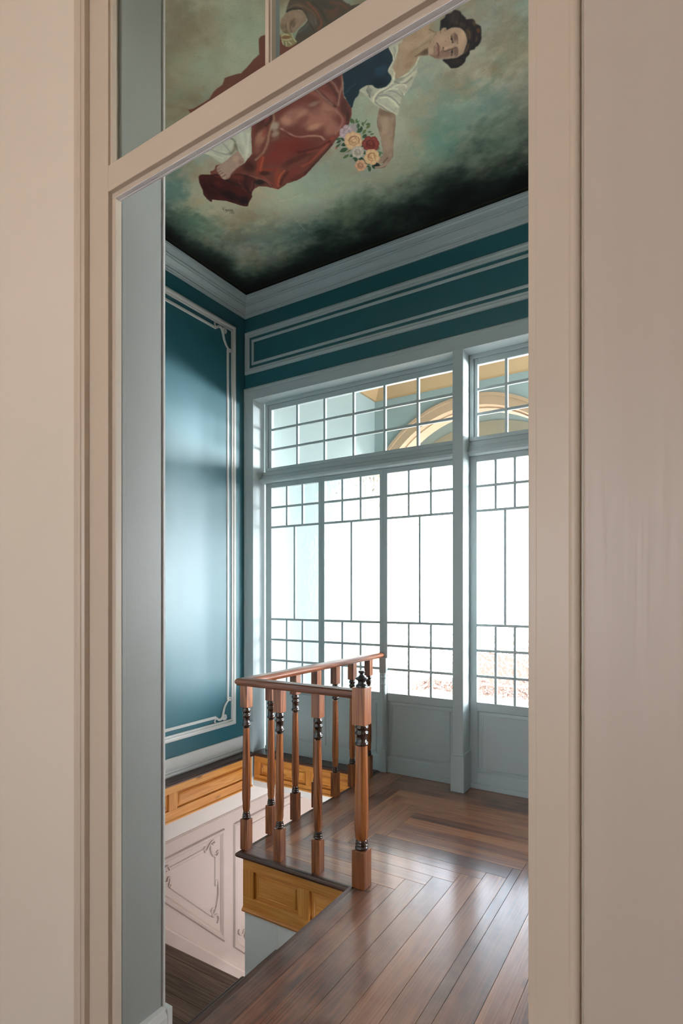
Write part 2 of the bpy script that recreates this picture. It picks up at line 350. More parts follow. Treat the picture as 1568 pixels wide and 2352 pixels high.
# ------------------------------------------------------------------ ceiling (plaster above the painting) and cornice
m = MB(); m.box(XL-.1, XR+.1, YD1-.1, YB+.1, ZC+.006, ZC+.1); struct(m.build('ceiling', WHITE))
prof = [(.0, -.128), (.012, -.128), (.016, -.122), (.008, -.117), (.014, -.114), (.020, -.108), (.012, -.102), (.012, -.096), (.028, -.088), (.030, -.084), (.062, -.060), (.062, -.054), (.072, -.054), (.078, -.049), (.074, -.043), (.074, -.038),
        (.084, -.034), (.100, -.028), (.106, -.020), (.106, -.015), (.113, -.015), (.116, -.011), (.112, -.007), (.112, -.004), (.121, -.004), (.121, 0)]
m = MB(); m.sweep([(XL, YD1), (XR, YD1), (XR, YB), (XL, YB)], prof, lambda u, v, h: (u, v, ZC+h), smooth=False)
struct(m.build('trim_1', GREY), 'grey moulded cornice running round the painted ceiling', 'cornice')

# ------------------------------------------------------------------ panel mouldings
OUT = [(0, 0), (0, .012), (.006, .018), (.020, .022), (.030, .018), (.034, .010), (.040, .012), (.048, .010), (.050, 0)]
INN = [(0, 0), (0, .006), (.005, .010), (.018, .010), (.023, .006), (.023, 0)]
def on_left(x=XL): return lambda u, v, h: (x+h, u, v)      # u = Y, v = Z
def on_back(y=YB): return lambda u, v, h: (u, y-h, v)      # u = X, v = Z
def arc(c, r, a0, a1, n=10, ry=None):
    return [(c[0]+r*math.cos(math.radians(a0+(a1-a0)*k/n)), c[1]+(ry or r)*math.sin(math.radians(a0+(a1-a0)*k/n))) for k in range(n+1)]
def spiral(c, r0, r1, a0, turns, n=16):
    return [(c[0]+(r0+(r1-r0)*k/n)*math.cos(math.radians(a0+360*turns*k/n)), c[1]+(r0+(r1-r0)*k/n)*math.sin(math.radians(a0+360*turns*k/n))) for k in range(n+1)]
def smoothpts(P, n=6):
    out = []
    for i in range(len(P)-1):
        p0 = P[max(i-1, 0)]; p1 = P[i]; p2 = P[i+1]; p3 = P[min(i+2, len(P)-1)]
        for k in range(n):
            t = k/n
            out.append(tuple(.5*((2*p1[j])+(-p0[j]+p2[j])*t+(2*p0[j]-5*p1[j]+4*p2[j]-p3[j])*t*t+(-p0[j]+3*p1[j]-3*p2[j]+p3[j])*t**3) for j in range(2)))
    out.append(P[-1]); return out
def scroll(mb, M, P, r0, r1, depth=.6):
    P = smoothpts(P, 5); n = len(P); rad = []
    for i in range(n):
        t = i/(n-1); rad.append(r0*(1-t)+r1*t if t > .12 else r0)
    q = [M(u, v, .006) for u, v in P]; nrm = (Vector(M(0, 0, 1))-Vector(M(0, 0, 0)))
    mb.tube(q, rad, flat=1.0, up=tuple(nrm), seg=8)
def corner_ornament(mb, M, cu, cv, su, sv, k=1.0):
    """scroll at a panel corner. (cu,cv) is the corner of the inner rectangle; su,sv = +-1 point towards the panel centre"""
    T = lambda L: [(cu+su*a*k, cv+sv*b*k) for a, b in L]
    scroll(mb, M, T([(.005, .135), (-.012, .128), (-.020, .143), (-.008, .152), (.004, .143)]), .008*k, .006*k)
    scroll(mb, M, T([(.002, .135), (.030, .115), (.058, .075), (.072, .030), (.080, .004)]), .008*k, .012*k)
    scroll(mb, M, T([(.080, .004), (.062, -.020), (.040, -.012), (.044, .010), (.060, .008), (.056, -.004)]), .013*k, .006*k)
    scroll(mb, M, T([(.080, .002), (.100, -.014), (.125, -.012), (.145, .004), (.150, .004)]), .012*k, .009*k)
    scroll(mb, M, T([(.150, .002), (.166, -.006), (.170, -.026), (.156, -.032)]), .008*k, .005*k)
# big panel of the left wall
def wall_panel_left(y0, y1, name_i):
    m = MB(); m.sweep([(y0, .26), (y1, .26), (y1, 3.69), (y0, 3.69)], OUT, on_left())
    a, b, c, d = y0+.08, y1-.08, .345, 3.605
    g_ = .155; e_ = .135
    for p, q, du, dv in (((a+g_, c), (b-g_, c), 0, 1), ((b, c+e_), (b, d-e_), -1, 0), ((b-g_, d), (a+g_, d), 0, -1), ((a, d-e_), (a, c+e_), 1, 0)):
        m.sweep([p, q], INN, on_left(), closed=False)
    for cu, cv, su, sv in ((a, c, 1, 1), (b, c, -1, 1), (b, d, -1, -1), (a, d, 1, -1)): corner_ornament(m, on_left(), cu, cv, su, sv)
    return struct(m.build('trim_%d' % name_i, WHITE), None, None)
o = wall_panel_left(1.55, 3.62, 2); o['label'] = 'tall white panel moulding with scrolled corners on the teal left wall'; o['category'] = 'panel moulding'
m = MB(); m.sweep([(-3.315, 3.318), (1.58, 3.318), (1.58, 3.688), (-3.315, 3.688)], OUT, on_back())
m.sweep([(-3.24, 3.392), (1.50, 3.392), (1.50, 3.614), (-3.24, 3.614)], INN, on_back())
o = struct(m.build('trim_3', GREY), 'long double rectangle moulding on the teal band above the windows', 'panel moulding')
# skirting of the left wall above the well
SK = [(0, 0), (.0, .026), (.012, .030), (.022, .024), (.026, .018), (.034, .020), (.040, .014), (.050, .012), (.132, .012), (.137, .006), (.137, 0)]
m = MB(); m.sweep([(YD1, 0), (YB-.02, 0)], SK, on_left(), closed=False)
struct(m.build('baseboard_left', WHITE))

# ------------------------------------------------------------------ glazed window wall
YG = 3.88
def rect_frame(mb, x0, x1, z0, z1, w, y0, y1):
    mb.box(x0, x1, y0, y1, z0, z0+w); mb.box(x0, x1, y0, y1, z1-w, z1); mb.box(x0, x0+w, y0, y1, z0+w, z1-w); mb.box(x1-w, x1, y0, y1, z0+w, z1-w)
# outer casing, posts, reveals
CAS = [(0, 0), (0, .010), (.010, .020), (.024, .022), (.030, .014), (.040, .016), (.112, .016), (.112, -.14)]
m = MB()
m.sweep([(-3.326, .0), (-3.326, 3.196), (1.56, 3.196), (1.56, .0)], [(-d, h) for d, h in CAS], on_back(), closed=False)
m.box(-3.318, -3.208, 3.722, 3.74, .0, .27)
struct(m.build('trim_4', GREY, bevel=.002), 'grey moulded casing round the whole window wall', 'casing')
POSTS = [(-1.390, -1.312), (-.388, -.310)]
for i, (a, b) in enumerate(POSTS):
    m = MB(); m.box(a, b, 3.732, 3.90, .26, 3.09); m.box(a-.010, b+.010, 3.718, 3.90, 0, .255); m.box(a-.006, b+.006, 3.723, 3.90, .255, .268)
    struct(m.build('trim_%d' % (5+i), GREY, bevel=.004), ['grey square post between the sashes with a wider base block', 'grey square post on the far side of the glazed doors'][i], 'post')
m = MB()      # transom ledge with a rounded nosing
prof = [(.0, .0), (.0, .05), (.010, .075), (.026, .085), (.040, .075), (.046, .055), (.062, .05), (.076, .035), (.108, .03), (.108, 0)]
for x0, x1 in ((-3.213, -1.39), (-1.312, -.388), (-.31, 1.45)):
    m.sweep([(x0, 2.362), (x1, 2.362)], prof, on_back(3.90), closed=False)
struct(m.build('trim_7', GREY), 'grey moulded ledge between the upper windows and the sashes', 'transom')

MU = .020
def transom_window(i, x0, x1, gx, label):
    root = empty('window_%d' % i, ((x0+x1)/2, YG, 2.47)); struct(root, label, 'window')
    P = lambda o: (setattr(o, 'parent', root), setattr(o, 'location', tuple(-c for c in root.location)))
    f = MB(); rect_frame(f, x0, x1, 2.47, 3.085, .028, YG-.02, YG+.04)
    gx0, gx1 = gx[0], gx[-1]
    f.box(x0+.028, gx0, YG-.006, YG+.03, 2.498, 3.057); f.box(gx1, x1-.028, YG-.006, YG+.03, 2.498, 3.057)
    f.box(gx0, gx1, YG-.006, YG+.03, 3.014, 3.057)
    P(f.build('frame', GREY, bevel=.003))
    b = MB()
    for x in gx[1:-1]: b.box(x-MU/2, x+MU/2, YG-.008, YG+.018, 2.498, 3.014)
    for z in (2.662, 2.838):
        for xa, xb in zip(gx[:-1], gx[1:]): b.box(xa+MU/2*(xa != gx0), xb-MU/2*(xb != gx1), YG-.006, YG+.016, z-MU/2, z+MU/2)
    P(b.build('glazing_bar', GREY, bevel=.004))
    g_ = MB(); pane(g_, gx0, gx1, YG+.006, 2.498, 3.014); P(g_.build('pane', [CLEAR, EDGE]))
    return root
lin = lambda a, b, n: [a+(b-a)*k/n for k in range(n+1)]
transom_window(1, -3.185, -1.392, lin(-3.122, -1.435, 6), 'wide clear fanlight of small panes left of the post')
transom_window(2, -1.310, -.390, lin(-1.256, -.444, 4), 'clear fanlight of small panes right of the post')
transom_window(3, -.308, 1.40, lin(-.26, 1.35, 6), 'clear fanlight of small panes at the right end')

def bevel_panel(mb, x0, x1, z0, z1, y, d=.014, inset=.030):
    """raised field: sunken margin, bevel and a flat centre, facing -Y"""
    mb.sweep([(x0, z0), (x1, z0), (x1, z1), (x0, z1)], [(0, .012), (.004, .012), (.010, .0), (inset, .004), (inset+.004, .009), (inset+.012, .009), (inset+.013, .006), (inset+.018, .006)], on_back(y))
    k = inset+.018
    mb.face([(x0+k, y-.006, z0+k), (x1-k, y-.006, z0+k), (x1-k, y-.006, z1-k), (x0+k, y-.006, z1-k)])
def sash(i, x0, x1, gx0, gx1, label, bottom=0.0, door=False):
    """tall sash: solid panel below, hammered glass with small panes above and below two tall panes"""
    root = empty(('door_%d' if door else 'window_%d') % i, ((x0+x1)/2, YG, bottom)); struct(root, label, 'glazed panel')
    P = lambda o: (setattr(o, 'parent', root), setattr(o, 'location', tuple(-c for c in root.location)))
    f = MB(); y0, y1 = YG-.008, YG+.032
    f.box(x0, gx0, y0, y1, bottom, 2.362); f.box(gx1, x1, y0, y1, bottom, 2.362)
    f.box(gx0, gx1, y0, y1, 2.322, 2.362); f.box(gx0, gx1, y0, y1, .555, .612)
    f.box(gx0, gx1, y0, y1, bottom, .110); f.box(x0-.0, x1, y0-.012, y0-.001, bottom, .036)
    P(f.build('frame', GREY, bevel=.002))
    p = MB(); bevel_panel(p, gx0, gx1, .110, .555, YG+.006); p.box(gx0, gx1, YG+.008, YG+.028, .11, .555); P(p.build('panel', GREY))
    b = MB(); ya, yb = YG-.006, YG+.016; h = MU*.45
    xs = lin(gx0, gx1, 3); xm = (gx0+gx1)/2
    for z in (2.148, 1.973, 1.160, .980, .798): b.box(gx0, gx1, ya, yb, z-h, z+h)
    for za, zb in ((1.982, 2.139), (2.157, 2.322), (.989, 1.151), (.807, .971), (.612, .789)):
        for x in xs[1:-1]: b.box(x-h, x+h, ya, yb, za, zb)
    b.box(xm-h, xm+h, ya, yb, 1.169, 1.964)
    P(b.build('glazing_bar', GREY, bevel=.003))
    g_ = MB(); pane(g_, gx0, gx1, YG+.006, .612, 2.322); P(g_.build('pane', [HAM, EDGE]))
    return root
SX = [(-3.185, -2.588, -3.122, -2.618), (-2.588, -2.008, -2.558, -2.040), (-2.008, -1.392, -1.972, -1.430)]
names = ['tall hammered glass sash next to the left wall', 'tall hammered glass sash, second from the left wall', 'tall hammered glass sash against the left side of the post']
for k, (a, b, c, d) in enumerate(SX): sash(4+k, a, b, c, d, names[k])
sash(1, -1.310, -.850, -1.260, -.862, 'glazed door leaf with hammered glass just right of the post', door=True)
sash(2, -.850, -.390, -.838, -.440, 'glazed door leaf with hammered glass, right leaf', door=True)
for k, (a, b) in enumerate(((-.308, .26), (.26, .83), (.83, 1.40))): sash(7+k, a, b, a+.035, b-.035, ['hammered glass sash right of the glazed doors', 'middle hammered glass sash of the right bay', 'hammered glass sash at the right end'][k])
# grey half baluster where the handrail meets the stile
BAL = [(.0195, .200), (.0225, .203), (.0225, .209), (.017, .213), (.021, .217), (.021, .223), (.016, .227), (.019, .231), (.019, .236), (.0165, .241), (.020, .252), (.0225, .275), (.0228, .31), (.0215, .40), (.0195, .55), (.0175, .655),
       (.0175, .664), (.0225, .667), (.0240, .673), (.0225, .679), (.018, .682), (.019, .716), (.0225, .719), (.0235, .724), (.0225, .729), (.0185, .732), (.0185, .742), (.022, .744), (.0235, .750), (.022, .756), (.019, .760), (.021, .768)]
BAL = [(r, z if z > .25 else .168+(z-.200)*.8) for r, z in BAL]
m = MB(); cx = -1.995; m.box(cx-.027, cx+.027, 3.838, 3.870, 0, .18); m.lathe(cx, 3.862, [(r*1.15, z+.01) for r, z in BAL]); m.box(cx-.029, cx+.029, 3.836, 3.870, .77, .885)
struct(m.build('trim_8', GREY, bevel=.002), 'grey painted half baluster fixed to the stile where the handrail ends', 'half baluster')

# ------------------------------------------------------------------ balustrade
bal = tag(empty('stair_balustrade', (XW, YE+.045, 0)), 'reddish wooden stair balustrade with turned balusters and a black finial on the newel post', 'balustrade')
def bp_(o): o.parent = bal; o.location = tuple(-c for c in bal.location); return o
def squared(mb, cx, cy, h, z0, z1): mb.box(cx-h, cx+h, cy-h, cy+h, z0, z1, axis='Z', rnd=.5)
YN = YE+.045
spots = [(XW+.008, 2.300), (-1.795, YN), (-1.555, YN), (-2.035, 2.522), (-2.035, 2.757), (-2.035, 2.985), (-2.035, 3.216), (-2.035, 3.443), (-2.035, 3.686)]
body = MB(); squared(body, 0, 0, .0235, 0, .163); squared(body, 0, 0, .0242, .768, .890)
body.lathe(0, 0, [(.0165, .203), (.0185, .212), (.0205, .225)]+[(r, z) for r, z in BAL if .235 < z < .66], seg=24)
ring = MB(); ring.lathe(0, 0, [(.012, .162)]+[(r, z) for r, z in BAL if z < .236]+[(.015, .24)]); ring2 = MB(); ring2.lathe(0, 0, [(.012, .656)]+[(r, z) for r, z in BAL if z > .656]+[(.012, .769)])
b0 = body.build('baluster', PITCHZ, bevel=.0015); r0 = ring.build('turned_ring', DARKR); q0 = ring2.build('turned_collar', DARKR)
for i, (x, y) in enumerate(spots):
    if i == 0: b, r, q = b0, r0, q0
    else:
        b = b0.copy(); r = r0.copy(); q = q0.copy()
        for o in (b, r, q): COL.objects.link(o)
    q.parent = b; q.location = (0, 0, 0)
    b.parent = bal; b.location = (x-bal.location[0], y-bal.location[1], 0); r.parent = b; r.location = (0, 0, 0)
# newel
NX = -1.302
nb = MB(); squared(nb, 0, 0, .0345, 0, .176); squared(nb, 0, 0, .0345, .765, .942)
nb.lathe(0, 0, [(.026, .222), (.031, .235), (.034, .27), (.0335, .34), (.0315, .48), (.0285, .62), (.0275, .672)], seg=28)
nw = nb.build('newel_post', PITCHZ, bevel=.003); nw.parent = bal; nw.location = (NX-bal.location[0], YN-bal.location[1]-.005, 0)
nr = MB(); nr.lathe(0, 0, [(.020, .174), (.030, .177), (.033, .184), (.030, .191), (.026, .193), (.031, .197), (.031, .203), (.026, .206), (.029, .210), (.029, .216), (.024, .224)], seg=28)
nr2 = MB(); nr2.lathe(0, 0, [(.020, .664), (.030, .667), (.0325, .674), (.030, .681), (.026, .684), (.027, .715), (.030, .718), (.0325, .724), (.030, .730), (.027, .733), (.027, .744), (.031, .746), (.033, .752), (.031, .758), (.027, .761), (.030, .766)], seg=28)
nr = nr.build('turned_ring', DARKR); nr.parent = nw; nr2 = nr2.build('turned_collar', DARKR); nr2.parent = nw
fi = MB(); fi.lathe(0, 0, [(.027, .941), (.0275, .950), (.024, .953), (.019, .956), (.0175, .964), (.019, .972), (.026, .976), (.0305, .981), (.0300, .985), (.022, .988), (.015, .992), (.009, 1.000), (.008, 1.004), (.012, 1.007), (.0158, 1.012), (.0155, 1.016), (.010, 1.019)], seg=28)
fi = fi.build('finial', paint('black_finial_paint', (0.012, 0.011, 0.012, 1), rough=.3, coat=.4)); fi.parent = nw; tag(fi, 'black turned finial', None)
# handrails: moulded section swept along both runs, mitred at the corner
HR = [(-.036, .897), (-.038, .905), (-.038, .912), (-.034, .919), (-.026, .925), (0, .929), (.026, .925), (.034, .919), (.038, .912), (.038, .905), (.036, .897), (.030, .892), (.028, .887), (-.028, .887), (-.030, .892), (-.036, .897)]
m = MB(); m.sweep([(NX-.034, YN), (XW, YN), (XW, 3.872)], HR, lambda u, v, h: (u, v, h), closed=False)
bp_(m.build('handrail', RAILX))

# ------------------------------------------------------------------ landing edge nosings, aprons
NS = nose_prof(.0, .030)
m = MB()
def nosing(mb, path, w=.045, t=.030):
    """dark rounded board along path, room side on the left"""
    pr = [(w, .0005)]
    for k in range(7):
        a = math.pi/2+math.pi*k/6; pr.append((math.cos(a)*t*.5, -t/2+math.sin(a)*t*.5+.0005))
    pr.append((w, -t)); mb.sweep(path, pr, lambda u, v, h: (u, v, h), closed=False)
nosing(m, [(XE, YD1), (XE, YE), ], w=.012); nosing(m, [(XW-.0, 3.87), (XW, YE), (XE, YE)][::1], w=.012)
struct(m.build('trim_9', DARKW), 'dark rounded nosing along the landing edge below the balusters', 'nosing')
m = MB(); nosing(m, [(XL+.13, YD1), (XL+.13, 3.725), (XW-.02, 3.725)][::-1][::-1], w=.0)
# shelf board above the left and back aprons
m = MB(); m.box(XL, XL+.115, YD1, 3.87, -.030, .0, axis='Y'); m.box(XL+.116, XW-.016, 3.735, 3.868, -.030, .0, axis='X')
pr = [(0, .0)]+[(math.cos(math.pi/2-math.pi*k/6)*.015, -.015+math.sin(math.pi/2-math.pi*k/6)*.015) for k in range(7)]
m.sweep([(XW-.016, 3.735), (XL+.115, 3.735), (XL+.115, YD1)], [(d, h) for d, h in pr], lambda u, v, h: (u, v, h), closed=False)
struct(m.build('trim_10', DARKW), 'dark wooden ledge capping the pine fascia below the left wall and window', 'ledge')

def apron(root, M, u0, u1, z0, z1, stiles, toprail, botrail, mold=True):
    """framed and panelled fascia. M(u,z,h)->3D, h out of the face; stiles: list of (ua,ub)"""
    P = lambda o: (setattr(o, 'parent', root), setattr(o, 'location', tuple(-c for c in root.location)), o)[2]
    def slab(mb, a, b, c, d, t0, t1, ax):
        q = [M(a, c, t0), M(b, c, t0), M(b, d, t0), M(a, d, t0), M(a, c, t1), M(b, c, t1), M(b, d, t1), M(a, d, t1)]
        rn = random.random(); ou = random.random()*9; ov = random.random()*9
        uvp = [(a, c), (b, c), (b, d), (a, d)]*2
        uvp = [(p[0]+ou, p[1]+ov) if ax == 'u' else (p[1]+ou, p[0]+ov) for p in uvp]
        b_ = len(mb.v); mb.v += q
        for f in ((4, 5, 6, 7), (3, 2, 1, 0), (0, 1, 5, 4), (1, 2, 6, 5), (2, 3, 7, 6), (3, 0, 4, 7)):
            mb.f.append(tuple(b_+k for k in f)); mb.uv.append([(uvp[k][0], uvp[k][1]+(.013 if k > 3 else 0)) for k in f]); mb.r.append(rn); mb.m.append(0); mb.sm.append(False)
    r = MB(); slab(r, u0, u1, z1-toprail, z1, -.01, .010, 'u'); P(r.build('top_rail', PINE, bevel=.0015))
    r = MB(); slab(r, u0, u1, z0, z0+botrail, -.01, .010, 'u'); P(r.build('bottom_rail', PINE, bevel=.0015))
    for a, b in stiles:
        r = MB(); slab(r, a, b, z0+botrail, z1-toprail, -.01, .010, 'v'); P(r.build('stile', PINE, bevel=.0015))
    edges = stiles
    for (a0, a1), (b0_, b1) in zip(stiles[:-1], stiles[1:]):
        x0, x1, y0, y1 = a1+.001, b0_-.001, z0+botrail+.001, z1-toprail-.001; q = MB()
        ins = min(.034, (y1-y0)*.28)
        q.sweep([(x0, y0), (x1, y0), (x1, y1), (x0, y1)], [(0, -.006), (ins*.55, -.003), (ins*.6, .003), (ins*.75, .004), (ins*.8, .001), (ins, .002)], M)
        slab(q, x0+ins, x1-ins, y0+ins, y1-ins, -.008, .0022, 'u')
        P(q.build('panel', PINE))
    if mold:
        q = MB(); q.sweep([(u0, z0), (u1, z0)], [(-.006, -.01), (-.012, .012), (-.008, .020), (0, .022), (.006, .018), (.010, .010)], M, closed=False); P(q.build('bottom_moulding', PINE))
# near apron (faces -Y), plane Y = YE+.03
YA = YE+.028
r = tag(empty('stair_fascia', (XW+.35, YA, -.16)), 'honey pine panelled fascia below the near balusters and the newel', 'fascia')
apron(r, lambda u, v, h: (u, YA-h, v), XW+.012, XE+.03, -.310, -.030, [(XW+.012, -1.950), (-1.655, -1.588), (-1.352, -1.31)], .066, .068)
# hidden return of the fascia along the well side, facing -X
XA = XW+.02
r2 = tag(empty('stair_fascia', (XA, 3.0, -.16)), 'honey pine fascia on the well side of the landing, facing the left wall', 'fascia')
apron(r2, lambda u, v, h: (XA-h, -u, v), -3.72, -(YA+.002), -.310, -.030, [(-3.72, -3.64), (-3.20, -3.13), (-2.72, -2.65), (-2.34, -(YA+.002))], .066, .068)
# left wall apron (faces +X)
XAL = XL+.100
r3 = tag(empty('stair_fascia', (XAL, 2.9, -.15)), 'long honey pine fascia running along the left wall above the pink wall', 'fascia')
apron(r3, lambda u, v, h: (XAL+h, u, v), YD1+.01, 3.712, -.285, -.030, [(YD1+.01, 1.2), (1.96, 2.04), (2.800, 2.880), (3.640, 3.712)], .056, .075)
m = MB(); m.box(XL-.001, XAL-.012, YD1, 3.87, -.29, -.031); struct(m.build('wall_left_ledge', LOWW))
# back apron (faces -Y)
YBK = 3.742
r4 = tag(empty('stair_fascia', (-2.6, YBK, -.13)), 'honey pine fascia at the back of the stairwell below the window', 'fascia')
apron(r4, lambda u, v, h: (u, YBK-h, v), XL+.122, XW+.02, -.228, -.030, [(XL+.122, -3.140), (-2.650, -2.578), (-2.12, XW+.02)], .042, .040)
m = MB(); m.box(XL+.1, XW+.02, YBK+.012, 3.9, -.30, -.031); struct(m.build('wall_back_ledge', LOWW))

# ------------------------------------------------------------------ stairs down, half landing, lower walls
st = tag(empty('staircase', (-1.8, 1.9, -.9)), 'dark wooden steps going down left from the landing edge to the half landing', 'staircase')
def sp_(o): o.parent = st; o.location = tuple(-c for c in st.location)
steps = [(-1.325, -1.580, -.235), (-1.580, -1.805, -.455), (-1.805, -2.035, -.675)]
for x1, x0, z in steps:
    ye = YA-.026 if z > -.3 else YA-.002
    m = MB(); m.box(x0, x1+.02, YD1+.01, ye, z-.030, z, axis='Y'); sp_(m.build('tread', DARKW, bevel=.010))
    ye = YA-.026 if z > -.6 else YA-.002
    m = MB(); m.box(x1-.005, x1+.013, YD1+.01, ye, z+.001, z+.190, axis='Y'); sp_(m.build('riser', DARKW))
m = MB(); m.box(-2.028, -2.012, YD1+.01, YA-.002, ZL+.001, -.706, axis='Y'); sp_(m.build('riser', DARKW))
st = tag(empty('staircase', (-2.68, 3.6, -2.0)), 'second flight of dark steps going down along the pink wall', 'staircase')
for k in range(10):       # second flight, going down towards the back along the left wall
    y0 = 2.49+.232*k; z = ZL-.222*(k+1)
    m = MB(); m.box(XL+.02, XW+.01, y0-.02, y0+.232, z-.03, z, axis='X'); sp_(m.build('tread', DARKW, bevel=.008))
    m = MB(); m.box(XL+.02, XW+.01, y0, y0+.018, z+.001, z+.190, axis='X'); sp_(m.build('riser', DARKW))
m = MB(); y = YD1+.01; random.seed(9)
while y < 2.48: m.box(XL+.002, -2.026, y+.001, min(y+.109, 2.489), ZL-.022, ZL, axis='X'); y += .11
struct(m.build('floor_half_landing', FLOORL, bevel=.001), 'dark brown boards of the half landing below the steps', 'floor')
m = MB(); m.box(XL+.0, -2.03, YD1, 2.485, ZL-.20, ZL-.023); struct(m.build('floor_half_landing_slab', LOWW))
# white wall under the near fascia
m = MB(); m.box(XW+.018, XE+.05, YA-.001, YA+.09, -3.4, -.314); m.box(-1.800, -1.797, YA-.0035, YA-.0005, -.9, -.32)
struct(m.build('wall_understair', LOWW))
# pink wall: rail, panels, skirting along the stair slope
XP = XL-.002
m = MB(); m.sweep([(YD1, -.500), (5.5, -.500)], [(0, 0), (.002, .008), (.008, .012), (.014, .008), (.020, .006), (.022, 0)], on_left(XP), closed=False)
struct(m.build('trim_11', PINK), 'thin pink rail running along the top of the pink stair wall', 'wall rail')
m = MB(); m.box(XP-.001, XP+.0025, YD1, 5.5, -.478, -.290); struct(m.build('wall_left_band', PALE))
SL = lambda y: -.62-.99*(y-2.49)     # stair pitch line used by the panels
OUTP = [(0, 0), (0, .008), (.006, .018), (.020, .020), (.028, .014), (.032, .008), (.040, .010), (.046, 0)]
INNP = [(0, 0), (0, .006), (.006, .009), (.020, .009), (.026, .006), (.026, 0)]
def pink_panel(idx, y0, y1, ztop, zb0, zb1, label, orn=True):
    m = MB(); m.sweep([(y0, zb0), (y1, zb1), (y1, ztop), (y0, ztop)], OUTP, on_left(XP))
    s = (zb1-zb0)/(y1-y0); a = y0+.075; b = y1-.083; c = lambda y: zb0+(y-y0)*s+.135; d = ztop-.082
    gx = min(.16, (b-a)*.3)
    m.sweep([(b-gx, d), (a+.06, d)], INNP, on_left(XP), closed=False)
    m.sweep([(b, c(b)+.30), (b, d-.12)], INNP, on_left(XP), closed=False)
    m.sweep([(a+.06, c(a+.06)), (b-.07, c(b-.07))], INNP, on_left(XP), closed=False)
    M = on_left(XP)
    scroll(m, M, [(b-gx, d-.012), (b-gx+.02, d+.010), (b-gx+.02, d-.030), (b-gx+.05, d-.012), (b-.075, d+.022), (b-.045, d+.032), (b-.028, d+.008), (b-.045, d-.004), (b-.052, d+.010)], .008, .007)
    scroll(m, M, [(b-.075, d+.012), (b-.072, d-.040), (b-.050, d-.090), (b-.015, d-.112), (b+.010, d-.102), (b+.012, d-.080), (b-.003, d-.078), (b-.002, d-.092)], .011, .006)
    zb = c(b)
    scroll(m, M, [(b-.016, zb+.305), (b-.022, zb+.335), (b-.002, zb+.345), (b+.010, zb+.300), (b+.012, zb+.22), (b-.010, zb+.13), (b-.035, zb+.085), (b-.058, zb+.08), (b-.070, zb+.11), (b-.052, zb+.128), (b-.044, zb+.112)], .007, .008)
    scroll(m, M, [(b-.070, zb+.085), (b-.045, zb+.062), (b-.005, zb+.055), (b+.014, zb+.030), (b+.012, zb-.004), (b-.004, zb-.012)], .010, .007)
    scroll(m, M, [(a+.06, d-.004), (a+.045, d+.016), (a+.022, d+.008), (a+.020, d-.018), (a+.036, d-.022)], .009, .006)
    scroll(m, M, [(a+.06, c(a+.06)+.012), (a+.066, c(a)+.012), (a+.050, c(a)+.020), (a+.040, c(a)-.008), (a+.0, c(a)+.012), (a-.02, c(a)+.06)], .007, .010)
    o = struct(m.build('trim_%d' % idx, PINK), label, 'panel moulding')
pink_panel(12, 2.76, 3.487, -.603, -.842, -1.562, 'four sided pink panel moulding with scrolls and a sloping lower edge')
pink_panel(13, 3.605, 5.1, -.603, -1.671, -3.15, 'pink panel moulding with a sloping lower edge, second along the stair wall')
m = MB(); m.sweep([(YD1, ZL+.13), (2.42, ZL+.13), (2.49+.15, ZL-.0), (5.45, ZL-.0-.955*(5.45-2.64))], [(0, .0), (-.004, .016), (-.016, .020), (-.5, .020), (-.5, 0)], on_left(XP), closed=False)
struct(m.build('baseboard_stair', PINK), 'pink skirting board following the stairs down', 'skirting')
# lower hall
m = MB(); m.box(XL, 2, 2.3, 5.6, -3.5, -3.4); struct(m.build('floor_lower_hall', FLOORL))
m = MB(); m.box(XL, -1.7, 5.5, 5.7, -3.4, -.3); m.box(-.7, 2, 5.5, 5.7, -3.4, -.3); m.box(-1.7, -.7, 5.5, 5.7, -1.8, -.3); struct(m.build('wall_lower_hall', PINK))
m = MB(); m.box(XW+.02, 2, 3.92, 5.7, -.30, -.05); m.box(XL, XW+.02, 3.92, 5.7, -.30, -.05); struct(m.build('ceiling_lower_hall', LOWW))
m = MB(); m.box(1.8, 2.0, 2.3, 5.6, -3.4, -.3); struct(m.build('wall_lower_right', PINK))

# ------------------------------------------------------------------ near door frame
JX0, JX1 = -1.280, -.202
YR = .9265; ST = .0144
root = empty('door_3', (JX0, YD0, 0)); struct(root, 'cream and grey door frame with a fanlight, seen from the near room', 'door frame')
Pd = lambda o: (setattr(o, 'parent', root), setattr(o, 'location', tuple(-c for c in root.location)))
ZT = 3.36
m = MB()   # cream front frame: stiles, head, transom bar
m.box(-1.360, JX0, YD0, YR+.02, 0, ZT); m.box(JX1, -.1376, YD0, YR+.02, 0, ZT); m.box(-1.360, -.1376, YD0, YR+.02, ZT, ZT+.08)
m.box(JX0, JX1, YD0, YR+.002, 2.430, 2.498)
m.box(JX0, JX1, YR, .938, 2.418, 2.500)
m.box(JX0, JX0+ST, YR, .9455, 0, 2.418); m.box(JX1-ST, JX1, YR, .9455, 0, 2.418)       # stops
Pd(m.build('frame', CREAM, bevel=.0015))
m = MB(); m.box(JX0+ST, JX1-ST, .9275, .9395, 2.4165, 2.4185); m.box(JX0, JX1, .9385, .9425, 2.4150, 2.43); Pd(m.build('worn_lit_edge', PEEL))  # peeling underside and edge strip, window light put into their pale colour
m = MB()   # fanlight glazing bars
for x in (-.7555, -.25): m.box(x, x+.010, YD0+.001, .934, 2.499, ZT)
m.box(JX0, JX0+.010, YD0+.006, .934, 2.499, ZT)
for x in (-.7555,): m.box(x-.002, x+.014, YD0+.006, .936, 2.499, ZT)
Pd(m.build('fanlight_bar', CREAM, bevel=.001))
